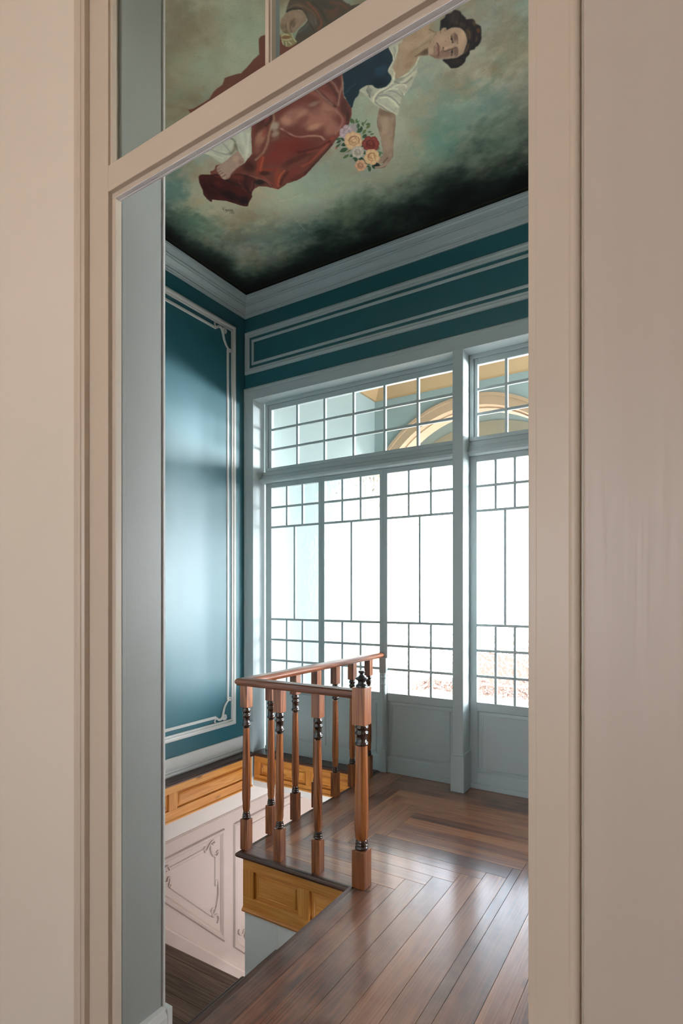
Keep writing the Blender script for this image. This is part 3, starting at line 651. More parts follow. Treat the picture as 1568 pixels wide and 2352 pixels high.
m = MB(); m.box(-.7545, -.7465, .9345, .955, 2.499, ZT); Pd(m.build('fanlight_bar_rear', GREY))
m = MB(); pane(m, JX0, JX1, .9342, 2.5, ZT, th=.003); Pd(m.build('pane', [FAN, EDGE]))
m = MB()   # grey linings of the wall opening
for s, x in ((1, JX0), (-1, JX1)):
    a = x-.014 if s > 0 else x-ST+.0; 
    if s > 0:
        m.box(x-.0, x+ST-.0005, .946, .9465+.012, 0, 3.42); m.box(x-.0, x+ST-.004, .9585, YD1+.001, 0, 3.42)
        m9 = MB(); m9.box(x-.0, x+ST+.0005, YD1-.001, YD1+.0045, .2, 3.42); Pd(m9.build('lining_edge', WHITE))
    else: m.box(x-ST, x, .946, YD1+.002, 0, 3.42)
m.box(JX0, JX1, .956, YD1+.002, 3.36, 3.42)
Pd(m.build('lining', LINING, bevel=.002))
m = MB(); m.sweep([(.962, 0), (YD1+.0, 0)], [(0, 0), (0, .020), (.18, .020), (.20, .014), (.205, 0)], lambda u, v, h: (JX0+ST-.004+h, u, v), closed=False)
m.box(JX0-.05, JX0+ST+.016, YD1+.0005, YD1+.018, 0, .20)
Pd(m.build('plinth', WHITE, bevel=.002))
m = MB()   # fluted cream casing, left, and the right boards
prof = [(0, 0), (0, .014), (.007, .018), (.014, .014), (.016, .011), (.018, .015), (.026, .018), (.034, .015), (.036, .010), (.044, .012), (.052, .011), (.058, .004), (.060, 0)]
m.sweep([(-1.36, 0), (-1.36, 3.50), (-.07, 3.50)], prof, lambda u, v, h: (u, YD0-h, v), closed=False)
Pd(m.build('casing', CREAM))
m = MB(); m.lathe(-.1455, YD0+.004, [(.0085, 0), (.0085, ZT+.08)], seg=20); m.box(-.1376, -.1325, YD0+.010, YD0+.02, 0, 3.45); Pd(m.build('bead', CREAM))
m = MB(); m.box(-.1325, .42, YD0+.0005, YD0+.024, 0, 3.5); Pd(m.build('wide_board', GRAIN, bevel=.004))

# pendant lamp of the near room (behind the camera)
lamp = tag(empty('pendant_lamp', (-1.6, -1.5, 2.9)), 'globe pendant lamp hanging in the near room', 'lamp')
m = MB(); m.lathe(0, 0, [(.004, .13), (.004, .70)], seg=8); m.lathe(0, 0, [(.05, .68), (.05, .70)], seg=16); o = m.build('cord', BRASS); o.parent = lamp
m = MB(); m.lathe(0, 0, [(.13*math.sin(math.pi*k/16)+.0005, -.13*math.cos(math.pi*k/16)) for k in range(17)], seg=24)
gm, nt, P_, out_ = new_mat('lit_globe'); P_.inputs['Emission Color'].default_value = (1, .62, .33, 1); P_.inputs['Emission Strength'].default_value = 30; P_.inputs['Base Color'].default_value = (.8, .7, .6, 1)
o = m.build('lamp_shade', gm); o.parent = lamp

# ------------------------------------------------------------------ porch beyond the windows
YP = 6.136
m = MB(); m.box(XL-.1, XL+.02, 3.95, YP, -.05, 4.2); struct(m.build('wall_porch_left', MINT))
def arch_wall(mb, y0, y1, x0, x1, z0, z1, cx, cz, r, n=40, ix0=None, ix1=None):
    """wall slab with an arched opening (semicircle above cz, straight below)"""
    A = [(cx+r*math.cos(math.pi*k/n), cz+r*math.sin(math.pi*k/n)) for k in range(n+1)]     # right to left
    for y, fl in ((y0, 1), (y1, -1)):
        for (xa, za), (xb, zb) in zip(A[:-1], A[1:]):
            q = [(xb, y, zb), (xa, y, za), (xa, y, z1), (xb, y, z1)]; mb.face(q if fl > 0 else q[::-1])
        for q in ([(x0, y, z0), (cx-r, y, z0), (cx-r, y, z1), (x0, y, z1)], [(cx+r, y, z0), (x1, y, z0), (x1, y, z1), (cx+r, y, z1)]): mb.face(q if fl > 0 else q[::-1])
def arch_band(mb, y0, y1, cx, cz, ra, rb, z0, n=40):
    pts = [(cx+1, 0)]
    def ringpts(r): return [(cx+r, z0)]+[(cx+r*math.cos(math.pi*k/n), cz+r*math.sin(math.pi*k/n)) for k in range(n+1)]+[(cx-r, z0)]
    I, O = ringpts(ra), ringpts(rb)
    rows = [[(p[0], y1, p[1]) for p in I], [(p[0], y0, p[1]) for p in I], [(p[0], y0, p[1]) for p in O], [(p[0], y1, p[1]) for p in O]]
    for a, b in ((0, 1), (1, 2), (2, 3)):
        for k in range(len(I)-1): mb.face([rows[a][k], rows[a][k+1], rows[b][k+1], rows[b][k]])
ACX, ACZ = -2.09, 2.31
m = MB(); arch_wall(m, YP, YP+.30, XL, .1, -.05, 4.2, ACX, ACZ, 1.235); m.box(.1, 2.4, YP, YP+.30, 2.85, 4.2); struct(m.build('wall_porch_far', MINT))  # right-hand box: unseen lintel added to block sun from the upper panes
m = MB(); arch_band(m, YP-.02, YP+.001, ACX, ACZ, 1.205, 1.335, 0); arch_band(m, YP-.035, YP-.018, ACX, ACZ, 1.300, 1.335, 0); arch_band(m, YP-.001, YP+.31, ACX, ACZ, 1.205, 1.240, 0); arch_band(m, YP+.08, YP+.10, ACX, ACZ, 1.190, 1.206, 0)
struct(m.build('trim_14', TAN), 'tan moulded arch surround beyond the window panes', 'arch')
pr = [(0, -.19), (.03, -.19), (.035, -.175), (.045, -.165), (.11, -.09), (.12, -.075), (.16, -.06), (.20, -.03), (.22, -.01), (.22, .0)]
m = MB(); m.sweep([(.1, YP), (XL+.02, YP), (XL+.02, 3.95)], pr, lambda u, v, h: (u, v, 3.97+h), closed=False); struct(m.build('trim_15', OCHRE), 'ochre porch cornice beyond the upper window panes', 'cornice')
m = MB(); m.box(XL-1, 1.8, YP+.31, 7.95, 4.25, 4.4); m.box(XL-.3, XL, YP+.3, 7.6, -.05, 4.25); m.box(XL, 2.2, 3.95, YP, 3.97, 4.1); struct(m.build('ceiling_porch', TAN))  # outer roof and its side wall added to shade the outer arch wall
m = MB(); m.box(XL, 2.2, 3.92, 8.0, -.05, -.01); struct(m.build('floor_porch', paint('porch_stone', (.72, .66, .58, 1), rough=.6, var=.1)))
Y2 = 7.6
m = MB(); arch_wall(m, Y2, Y2+.3, XL-1, 1.8, -.05, 4.6, -2.35, 2.15, 1.36); struct(m.build('wall_porch_outer', MINT))  # unseen right end lengthened to keep sun off the porch side wall
m = MB(); arch_band(m, Y2-.02, Y2+.3, -2.35, 2.15, 1.34, 1.62, 0); struct(m.build('trim_16', BEIGE), 'beige outer arch seen through the nearer arch', 'arch')
m = MB(); m.box(-3.8, -.9, Y2+.05, Y2+.22, -.05, .08); m.box(-3.8, -.9, Y2+.02, Y2+.25, .08, .12); struct(m.build('wall_parapet', TERRA))
m = MB(); m.box(-60, 60, 8.6, 58, -6.2, -6); struct(m.build('ground', GROUND))
for k in range(9):
    random.seed(50+k); x = -20+k*5.6; y = 22+random.random()*10
    m = MB(); h = 2.0+random.random()*2.2; w = 1.6+random.random()
    m.box(x-w, x+w, y, y+3, -6, -6+h+2); h2 = -6+h+2
    m.face([(x-w-.2, y-.2, h2), (x+w+.2, y-.2, h2), (x, y+1.5, h2+1.2)]); m.face([(x+w+.2, y-.2, h2), (x+w+.2, y+3.2, h2), (x, y+1.5, h2+1.2)])
    m.face([(x+w+.2, y+3.2, h2), (x-w-.2, y+3.2, h2), (x, y+1.5, h2+1.2)]); m.face([(x-w-.2, y+3.2, h2), (x-w-.2, y-.2, h2), (x, y+1.5, h2+1.2)])
    tag(m.build('house', TERRA), 'distant house with a terracotta roof, blurred by the hammered glass', 'house', 'houses beyond the porch')

# ------------------------------------------------------------------ the painted ceiling: brushwork computed as a pigment colour per vertex
# strokes in millimetres on the canvas: f = filled shape, s = brush stroke, b = soft dab
PAINT = [
["b","c3b99c",0.55,0,[2271,2718,2100,3012,2468,2861]],
["b","b9ad8e",0.5,0,[2690,2644,2572,2870,2883,2763]],
["b","a6c0ae",0.5,0,[2060,2893,1847,3024,2177,3058]],
["b","b8b79c",0.45,0,[1776,3068,1368,3101,1829,3258]],
["b","5a857e",0.5,0,[1042,2874,812,2849,1031,3056]],
["b","4d7b78",0.3,0,[820,2918,704,2989,859,3053]],
["b","5b948a",0.5,0,[1199,3018,1057,3032,1218,3187]],
["b","6f8a70",0.5,0,[934,3145,807,3223,981,3305]],
["b","9aa896",0.5,0,[1258,2678,1068,2625,1234,2842]],
["b","a8ab93",0.45,0,[1410,3001,1257,3096,1501,3193]],
["b","6b6450",0.5,0,[695,2616,592,2680,742,2793]],
["b","8c8a80",0.4,0,[746,2447,647,2508,781,2563]],
["b","8f7f68",0.35,0,[717,2951,640,2999,757,3116]],
["b","7e8f86",0.4,0,[1073,2644,980,2702,1111,2738]],
["b","a39980",0.4,0,[1369,3231,1135,3218,1382,3365]],
["b","b5bda8",0.5,0,[1846,1954,1671,2063,1990,2107]],
["b","9cb3a6",0.5,0,[1681,1891,1565,1963,1762,1982]],
["b","7f7460",0.5,0,[1945,1751,1845,1813,2089,1881]],
["b","93876f",0.35,0,[1856,1852,1771,1904,1931,1927]],
["b","8b8068",0.45,0,[2179,1933,2086,1991,2317,2056]],
["b","b3b8a3",0.4,0,[2070,1919,1980,1975,2160,2002]],
["b","b9c0ac",0.35,0,[1820,2047,1730,2103,1898,2135]],
["b","8f7c62",0.4,0,[2317,2056,2238,2105,2381,2113]],
["b","a8b09b",0.5,0,[1428,2604,1309,2678,1496,2728]],
["b","c0c0aa",0.3,0,[1379,2766,1297,2816,1461,2931]],
["b","8fa79a",0.4,0,[1839,2857,1596,2883,1881,2992]],
["b","4d7372",0.7,0,[2779,2449,2685,2507,2938,2588]],
["b","3c5a48",0.7,0,[2943,2688,2847,2831,3067,2770]],
["b","5a7c6e",0.5,0,[2849,2800,2750,2946,2950,2872]],
["b","45605f",0.5,0,[2521,3113,2149,3279,2609,3234]],
["b","8f8268",0.35,0,[2616,2943,2384,3087,2713,3052]],
["b","5b6b45",0.5,0,[1975,3234,1695,3219,2012,3381]],
["b","4d6a66",0.5,0,[2229,3237,2009,3275,2278,3344]],
["b","6f7358",0.4,0,[1382,3403,1062,3416,1401,3529]],
["b","5e4a35",0.4,0,[937,3332,750,3342,941,3445]],
["b","2a3330",0.6,0,[898,3479,706,3485,901,3579]],
["f","b4b4a6",3,1,[2374,2285,2387,2322,2368,2356,2356,2386,2345,2443,2277,2466,2244,2521,2148,2480,2066,2382,2009,2320,1887,2259,2083,2206]],
["s","7f8176",10.9,0.6,1,[2328,2324,2305,2364,2275,2406,2250,2422]],
["s","8b8d83",7.8,0.6,1,[2236,2321,2237,2366,2246,2405,2257,2410]],
["s","d2d2c4",8.0,0.5,1,[2319,2330,2298,2366,2271,2397]],
["s","c9cabd",9.6,0.6,1,[2379,2328,2348,2354,2327,2396,2313,2419]],
["s","6f6a58",9.1,0.8,1,[2183,2327,2167,2350,2176,2376,2202,2421]],
["s","6b6149",14.3,0.7,1,[2185,2384,2210,2406,2246,2417]],
["s","c8cabd",20.6,0.5,1,[2101,2346,2132,2390,2153,2451]],
["s","969a8f",9.3,0.4,1,[2172,2388,2177,2422,2191,2456]],
["s","d4d4c8",10.3,0.5,1,[2070,2365,2134,2434,2188,2482]],
["f","6b3a32",2.5,0,[2239,2079,2206,2090,2094,2092,2048,2073,1979,2067,1944,2047,1885,2061,1859,2072,1816,2063,1764,2049,1721,2044,1677,1988,1659,1981,1638,1988,1576,2025,1523,2105,1431,2149,1402,2279,1435,2339,1488,2422,1497,2453,1495,2491,1498,2528,1520,2565,1560,2604,1605,2629,1663,2649,1719,2679,1815,2719,1913,2757,1978,2783,2041,2789,2116,2777,2168,2788,2193,2788,2211,2765,2241,2731,2276,2705,2314,2705,2344,2717,2365,2735,2381,2754,2427,2779,2452,2800,2466,2802,2490,2780,2515,2738,2545,2692,2584,2661,2613,2635,2633,2649,2637,2620,2628,2572,2603,2542,2580,2494,2548,2454,2532,2443,2512,2444,2465,2476,2450,2454,2418,2457,2388,2438,2357,2442,2284,2493,2231,2514,2144,2482,2064,2384,2007,2321,1933,2277,1965,2211,2123,2182,2242,2108]],
["b","a07062",0.8,1,[1786,2406,1684,2404,1795,2456]],
["b","ad7e6e",0.6,1,[1733,2416,1692,2409,1732,2438]],
["b","a87465",0.8,1,[1687,2490,1592,2514,1714,2559]],
["b","b08070",0.6,1,[1597,2450,1574,2500,1628,2469]],
["b","c1987c",0.5,1,[1734,2520,1686,2527,1740,2539]],
["b","b58272",0.6,1,[1656,2580,1601,2568,1654,2624]],
["b","9a6256",0.6,1,[1589,2380,1543,2458,1615,2398]],
["b","8f5348",0.6,1,[1642,2331,1608,2364,1661,2351]],
["b","c2917c",0.5,1,[1840,2407,1811,2425,1858,2431]],
["b","6d342c",0.5,1,[1755,2448,1714,2444,1757,2471]],
["b","5c2c26",0.4,1,[1649,2348,1614,2381,1659,2358]],
["b","774a40",0.4,1,[1672,2431,1663,2473,1698,2441]],
["b","4a2925",0.75,1,[1526,2499,1507,2507,1552,2561]],
["b","3c2422",0.8,1,[1547,2565,1537,2574,1581,2607]],
["b","4a2b28",0.6,1,[1479,2341,1456,2341,1483,2391]],
["b","a39584",0.5,1,[1651,2400,1614,2407,1655,2413]],
["b","7a3f37",0.5,1,[1718,2354,1662,2388,1725,2364]],
["s","37211f",14.0,0.8,1,[1603,2317,1586,2376,1579,2423,1565,2470]],
["s","4a2b28",10.5,0.7,1,[1531,2314,1521,2371,1524,2420,1534,2451]],
["s","a9857a",8.0,0.6,1,[1507,2320,1501,2368,1506,2410]],
["s","b28d80",7.1,0.6,1,[1430,2324,1469,2387,1511,2428,1547,2475]],
["s","bb8e7e",9.1,0.5,1,[1596,2334,1585,2404,1571,2455]],
["s","b58474",13.3,0.5,1,[1574,2492,1571,2550,1592,2584,1654,2618]],
["s","8c4a3e",11.7,0.5,1,[1552,2550,1587,2599,1661,2638]],
["s","b78d7e",9.4,0.8,1,[1893,2434,1871,2490,1845,2528,1781,2558,1739,2590,1733,2619]],
["s","6a3a34",11.4,0.8,1,[1873,2464,1835,2515,1772,2545,1733,2557]],
["s","5b2a25",11.4,0.6,1,[1887,2455,1880,2503,1853,2539]],
["b","4b2622",0.7,1,[1978,2358,1969,2381,2030,2383]],
["b","7f4c3f",0.5,1,[1953,2303,1936,2314,1973,2325]],
["b","ad8068",0.75,1,[2032,2422,2020,2445,2089,2456]],
["b","8a5446",0.6,1,[2097,2472,2083,2489,2138,2504]],
["b","5a3029",0.6,1,[2161,2519,2126,2541,2184,2547]],
["b","8b3c34",0.6,1,[1993,2409,1986,2419,2015,2424]],
["s","a0826c",10.7,0.8,1,[1868,2322,1889,2365,1960,2416,2022,2472,2092,2514,2157,2529]],
["s","3a1f1d",13.5,0.7,1,[1877,2327,1904,2356,1949,2375]],
["b","aaa392",0.8,1,[1909,2400,1900,2422,1941,2416]],
["b","a79c88",0.7,1,[1944,2445,1916,2444,1948,2464]],
["b","7b5a4c",0.6,1,[1964,2470,1930,2469,1967,2484]],
["b","742a21",0.8,1,[1934,2546,1823,2585,1964,2599]],
["b","7c2d25",0.7,1,[2040,2580,1947,2602,2063,2626]],
["b","67241e",0.7,1,[1872,2604,1780,2616,1888,2650]],
["b","8f3c2a",0.8,1,[2168,2578,2155,2593,2236,2636]],
["b","91402d",0.8,1,[2135,2708,2118,2724,2200,2775]],
["b","853729",0.7,1,[2148,2626,2088,2654,2159,2641]],
["b","4a1d19",0.6,1,[1946,2652,1838,2656,1952,2673]],
["b","5c2620",0.7,1,[1868,2700,1788,2673,1867,2720]],
["b","3f1d1a",0.9,1,[2228,2548,2192,2570,2257,2581]],
["b","3a1c18",0.8,1,[2176,2638,2144,2658,2190,2655]],
["b","7d332a",0.6,1,[2023,2725,1959,2715,2028,2758]],
["b","5a2420",0.6,1,[2022,2770,1958,2766,2025,2788]],
["s","a0493a",12.6,0.7,1,[1682,2638,1730,2640,1807,2650,1862,2643]],
["s","4c1d19",14.7,0.8,1,[1712,2644,1789,2648,1855,2634,1908,2615]],
["s","a5513c",14.8,0.6,1,[1732,2658,1815,2686,1886,2710,1947,2715]],
["s","3c1a18",16.8,0.7,1,[1716,2674,1805,2712,1899,2744,1970,2772]],
["s","b0533a",9.3,0.7,1,[2107,2539,2160,2583,2188,2609]],
["s","b85b40",10.8,0.7,1,[2064,2685,2119,2710,2176,2767]],
["s","491c18",12.3,0.7,1,[2127,2736,2155,2764,2111,2730,2056,2705]],
["s","a04a38",11.1,0.6,1,[2209,2655,2201,2713,2201,2767]],
["s","3a1a17",16.9,0.6,1,[2258,2662,2225,2690,2209,2746]],
["b","1d1513",0.85,1,[2254,2680,2226,2698,2272,2700]],
["s","936352",8.9,0.6,1,[2270,2610,2233,2655,2213,2698,2213,2744]],
["f","4a211d",3,1,[2548,2454,2532,2443,2512,2444,2464,2476,2431,2494,2425,2535,2359,2544,2321,2551,2287,2588,2258,2633,2263,2657,2288,2675,2305,2692,2342,2714,2366,2734,2380,2755,2427,2779,2453,2800,2466,2802,2490,2780,2515,2738,2545,2692,2584,2661,2613,2635,2633,2649,2637,2620,2628,2572,2603,2542,2580,2494]],
["b","3d1716",0.85,1,[2488,2601,2416,2748,2585,2660]],
["b","2a1213",0.6,1,[2557,2564,2497,2572,2604,2645]],
["b","1c0d0f",0.8,1,[2493,2667,2467,2734,2529,2688]],
["b","1a0e10",0.8,1,[2448,2749,2414,2770,2479,2784]],
["b","5c2722",0.7,1,[2481,2555,2463,2587,2506,2571]],
["b","6e3029",0.6,1,[2343,2575,2305,2613,2361,2591]],
["b","54211e",0.5,1,[2429,2660,2411,2693,2446,2672]],
["s","63312b",8.0,0.6,1,[2425,2535,2395,2592,2379,2646,2378,2692]],
["s","170d0e",12.1,0.7,1,[2417,2556,2387,2613,2373,2650]],
["s","66302b",8.7,0.6,1,[2328,2579,2362,2612,2370,2651]],
["s","2a1313",15.9,0.7,1,[2290,2597,2336,2639,2356,2683,2364,2712]],
["s","7a3c35",8.1,0.5,1,[2289,2652,2320,2683,2351,2703]],
["s","4e2320",7.2,0.6,1,[2502,2466,2533,2507,2547,2559,2533,2608]],
["s","8a3b30",5.6,0.7,1,[2449,2494,2433,2525]],
["s","170e10",13.8,0.9,1,[2372,2443,2405,2458,2444,2470,2431,2494]],
["b","1a1011",0.9,1,[2427,2471,2404,2474,2436,2487]],
["b","35201d",0.8,1,[2285,2527,2262,2541,2303,2547]],
["b","2b1816",0.8,1,[2246,2562,2222,2570,2267,2594]],
["s","5a2f29",7.6,0.7,1,[2248,2519,2271,2546,2278,2583]],
["b","15100f",0.8,1,[2265,2677,2249,2694,2287,2697]],
["b","4a3230",0.7,1,[1678,2009,1663,2019,1707,2044]],
["b","6a4a41",0.7,1,[1777,2064,1724,2062,1779,2089]],
["b","5b2f2a",0.6,1,[1906,2085,1839,2093,1912,2103]],
["b","4d2723",0.6,1,[2031,2083,1972,2077,2033,2102]],
["b","3c211f",0.8,1,[2240,2094,2211,2095,2245,2110]],
["s","9a5c4b",7.5,0.7,1,[1687,2043,1738,2052,1776,2051]],
["s","9b6a58",5.3,0.6,1,[1717,2073,1779,2077,1833,2072,1873,2071]],
["s","8a4238",6.4,0.6,1,[1845,2091,1890,2068,1937,2056]],
["f","a08677",3,1,[2205,2424,2202,2439,2208,2475,2217,2498,2233,2513,2268,2517,2320,2526,2359,2539,2387,2554,2418,2552,2429,2535,2420,2506,2415,2478,2396,2453,2369,2444,2331,2443,2277,2437,2255,2431]],
["b","b7a08e",0.6,1,[2252,2462,2226,2461,2258,2480]],
["b","a98e80",0.5,1,[2327,2480,2278,2468,2328,2502]],
["b","85695d",0.6,1,[2242,2493,2228,2502,2259,2512]],
["s","7a5c50",4.7,0.7,1,[2409,2471,2385,2465]],
["s","5f453c",3.9,0.8,1,[2413,2484,2390,2485]],
["s","5f453c",4.0,0.8,1,[2417,2503,2390,2501]],
["s","5f453c",4.0,0.8,1,[2423,2526,2388,2521]],
["s","c2ab97",4.8,0.6,1,[2421,2532,2410,2539]],
["s","c2ab97",4.8,0.5,1,[2417,2508,2399,2509]],
["s","6b5044",4.0,0.6,1,[2410,2550,2383,2550,2350,2534,2271,2515]],
["s","80675c",4.4,0.5,1,[2257,2429,2280,2444]],
["f","b0b0a0",3,1,[1180,2312,1138,2311,1137,2338,1141,2356,1159,2383,1183,2411,1202,2428,1212,2440,1213,2466,1227,2491,1212,2501,1158,2500,1114,2482,1082,2452,1077,2455,1099,2477,1117,2514,1144,2542,1185,2580,1226,2603,1254,2632,1279,2655,1299,2682,1319,2694,1328,2666,1349,2636,1371,2602,1385,2568,1392,2521,1400,2483,1407,2457,1372,2452,1332,2469,1260,2490,1235,2467,1239,2442,1225,2421,1199,2401,1185,2381,1183,2344]],
["b","c6c5b4",0.6,1,[1290,2618,1271,2655,1312,2634]],
["b","8d8c80",0.8,1,[1216,2510,1185,2521,1220,2522]],
["b","73736b",0.7,1,[1373,2492,1354,2491,1374,2523]],
["s","7c7b70",7.0,0.8,1,[1240,2503,1219,2531,1192,2544,1153,2533]],
["s","d6d5c5",5.8,0.7,1,[1254,2533,1228,2534,1201,2550,1199,2567]],
["s","85847a",5.3,0.7,1,[1316,2531,1285,2538,1256,2564,1243,2601]],
["s","d2d1c1",7.2,0.7,1,[1309,2531,1263,2536,1236,2565,1225,2600]],
["s","7f7e74",5.3,0.7,1,[1340,2537,1306,2553,1284,2592,1274,2645]],
["s","d8d7c8",6.7,0.7,1,[1341,2553,1308,2569,1292,2608,1286,2646]],
["s","7b7a70",5.4,0.8,1,[1360,2541,1373,2558,1362,2591,1346,2631,1316,2671]],
["s","cfcfc0",6.1,0.7,1,[1362,2578,1341,2621,1324,2658,1311,2683]],
["s","8b8a80",4.6,0.6,1,[1234,2582,1236,2609,1270,2643]],
["s","8b8a80",4.6,0.6,1,[1239,2558,1230,2588,1254,2624]],
["s","e0dfd0",6.0,0.8,1,[1086,2456,1117,2480,1164,2499,1208,2499]],
["s","85857a",4.3,0.7,1,[1109,2492,1143,2509,1184,2514,1230,2497]],
["s","c5c5b5",7.5,0.7,1,[1137,2512,1172,2529,1213,2531]],
["s","63635b",4.5,0.8,1,[1359,2460,1378,2476,1383,2523]],
["s","bfbfb2",6.5,0.7,1,[1366,2460,1385,2476,1385,2501]],
["s","b5b5a8",5.3,0.6,1,[1362,2499,1382,2528]],
["s","d9d8c8",7.4,0.7,1,[1377,2552,1365,2530,1325,2514,1276,2520,1249,2508,1228,2490]],
["s","77766c",4.0,0.7,1,[1359,2546,1335,2527,1281,2524,1254,2517]],
["s","dcdccc",6.3,0.7,1,[1176,2317,1177,2358,1183,2389,1204,2412,1231,2432]],
["s","88877c",3.4,0.8,1,[1161,2320,1162,2360,1178,2385]],
["s","8c8b7e",3.5,0.7,1,[1175,2335,1177,2375,1184,2403,1210,2430]],
["s","d8d8c8",4.0,0.6,1,[1140,2320,1145,2353,1160,2382]],
["s","a09468",4.3,0.5,1,[1221,2446,1229,2467]],
["s","efeede",3.7,0.6,1,[1211,2445,1216,2471,1234,2491]],
["f","a18b74",3,1,[1133,2314,1107,2310,1035,2313,996,2333,980,2366,968,2383,939,2410,961,2467,1003,2472,1042,2469,1070,2455,1082,2452,1112,2476,1155,2494,1208,2501,1226,2493,1213,2469,1211,2441,1202,2428,1183,2411,1159,2383,1141,2356,1137,2338]],
["b","93795f",0.5,1,[1099,2427,1050,2421,1096,2446]],
["b","ae9a82",0.5,1,[1108,2366,1082,2382,1123,2398]],
["b","8a7059",0.5,1,[1139,2466,1109,2460,1136,2486]],
["b","5c4a3c",0.8,1,[1041,2452,1026,2461,1048,2469]],
["s","5f4b3c",5.4,0.7,1,[1093,2443,1064,2441,1029,2439,1005,2426]],
["s","857060",7.6,0.5,1,[1099,2413,1050,2409,998,2407]],
["s","8c7763",6.1,0.5,1,[1044,2326,1037,2350,1064,2377]],
["s","84705d",6.0,0.4,1,[1171,2418,1198,2452]],
["s","6d5a4a",3.3,0.6,1,[997,2335,981,2367,968,2385]],
["s","6b5748",3.5,0.7,1,[1003,2312,998,2338,985,2365,964,2386]],
["s","8c7663",10.2,0.4,1,[1038,2361,998,2370,964,2392]],
["b","5a4639",0.8,1,[1051,2448,1024,2445,1049,2462]],
["s","b39d86",7.9,0.5,1,[1061,2401,1022,2388,982,2383]],
["f","4d463f",3,1,[1431,2149,1329,2065,1244,2083,1145,2128,1066,2202,1043,2264,1096,2309,1195,2307,1360,2267]],
["f","b0b0a0",3,1,[1208,2287,1129,2243,1066,2245,1032,2288,1062,2330,1113,2346,1168,2343]],
["f","a18b74",3,1,[1113,2346,1071,2279,1014,2270,976,2327,1020,2380]],
["f","182a38",3,1,[1421,2314,1390,2269,1326,2242,1255,2242,1195,2262,1165,2294,1182,2334,1186,2363,1186,2384,1195,2403,1215,2420,1234,2434,1241,2448,1238,2473,1246,2491,1264,2503,1294,2509,1321,2500,1334,2486,1341,2466,1363,2454,1386,2452,1408,2456,1429,2478,1455,2487,1475,2508,1495,2524,1498,2507,1493,2467,1490,2436,1461,2385,1439,2341]],
["b","0c1c29",0.8,1,[1307,2473,1265,2499,1319,2497]],
["b","16262f",0.6,1,[1468,2462,1451,2485,1497,2487]],
["b","2a4358",0.6,1,[1266,2422,1228,2421,1266,2448]],
["b","243b4e",0.5,1,[1285,2333,1240,2333,1286,2358]],
["b","132531",0.6,1,[1193,2376,1183,2382,1204,2398]],
["s","2f4a5e",5.3,0.5,1,[1480,2434,1443,2421,1407,2415]],
["s","2f485a",4.3,0.5,1,[1292,2402,1270,2404,1243,2417]],
["f","a38a76",3,1,[962,2387,948,2393,937,2385,925,2389,919,2401,900,2405,874,2421,859,2436,850,2465,857,2491,874,2526,897,2546,922,2553,951,2542,988,2523,1013,2506,1026,2489,1037,2468,1030,2445,1015,2423,991,2405]],
["b","b79d84",0.7,1,[882,2481,864,2497,908,2526]],
["b","c3a98c",0.4,1,[865,2462,854,2468,873,2484]],
["b","7b6257",0.75,1,[976,2504,932,2536,984,2521]],
["b","6a5249",0.6,1,[1016,2492,991,2514,1021,2502]],
["b","705951",0.6,1,[948,2505,928,2518,954,2521]],
["b","8a7165",0.4,1,[997,2466,976,2478,1008,2494]],
["b","b39a85",0.5,1,[957,2429,928,2419,950,2450]],
["b","b49982",0.7,1,[937,2484,911,2488,938,2490]],
["b","6f564c",0.7,1,[902,2447,890,2455,907,2461]],
["b","5c4742",0.6,1,[905,2461,895,2470,914,2476]],
["b","5a4540",0.75,1,[923,2518,912,2525,930,2539]],
["s","3b2c28",3.6,0.9,1,[913,2441,917,2456,920,2473]],
["s","c0aa8c",2.6,0.6,1,[919,2437,924,2461]],
["b","1c1716",0.95,1,[918,2453,914,2455,920,2459]],
["s","3b2c28",3.7,0.9,1,[933,2502,938,2518,946,2529]],
["b","1c1a18",0.95,1,[938,2513,934,2515,940,2520]],
["s","a98f79",3.1,0.6,1,[902,2439,911,2457,913,2471]],
["s","9c8371",3.2,0.5,1,[923,2505,933,2524]],
["s","5a463e",3.1,0.7,1,[896,2437,892,2457,899,2483,904,2489]],
["s","5e4a42",3.2,0.7,1,[910,2510,917,2534,930,2545]],
["s","4f3c35",3.7,0.85,1,[912,2504,938,2499,961,2494,970,2489,969,2477]],
["b","2c201d",0.8,1,[965,2473,962,2475,966,2478]],
["b","bda38a",0.6,1,[956,2482,948,2486,959,2491]],
["b","6d5348",0.5,1,[977,2487,971,2491,980,2495]],
["s","4b322e",3.7,0.9,1,[982,2436,981,2454,989,2470,992,2482,1001,2495]],
["b","855c52",0.7,1,[991,2463,985,2467,999,2483]],
["b","8f685c",0.4,1,[982,2472,978,2474,989,2490]],
["s","5c473f",3.2,0.5,1,[996,2444,1012,2476]],
["s","5d4a40",2.6,0.6,1,[1014,2421,997,2407,967,2393]],
["b","b8a08a",0.5,1,[1019,2459,1007,2465,1025,2474]],
["s","6b5346",3.0,0.7,1,[938,2387,948,2393,949,2401]],
["b","7a5a4a",0.6,1,[929,2400,925,2403,932,2406]],
["b","1b1513",0.8,1,[945,2448,943,2449,946,2450]],
["f","1f1a1c",4,1,[950,2387,940,2369,928,2350,911,2346,898,2338,879,2343,865,2339,852,2345,843,2355,840,2373,832,2396,830,2405,810,2415,803,2424,800,2446,789,2460,787,2480,796,2513,809,2538,823,2548,835,2549,844,2557,863,2552,873,2567,891,2576,902,2592,919,2601,945,2602,969,2591,976,2576,978,2561,987,2542,988,2526,960,2538,930,2552,905,2551,887,2540,872,2521,860,2501,854,2468,861,2435,877,2416,900,2405,920,2404,921,2392,935,2386,947,2389]],
["b","3d332f",0.6,1,[874,2372,849,2388,884,2397]],
["b","4a3c33",0.6,1,[860,2412,838,2438,870,2422]],
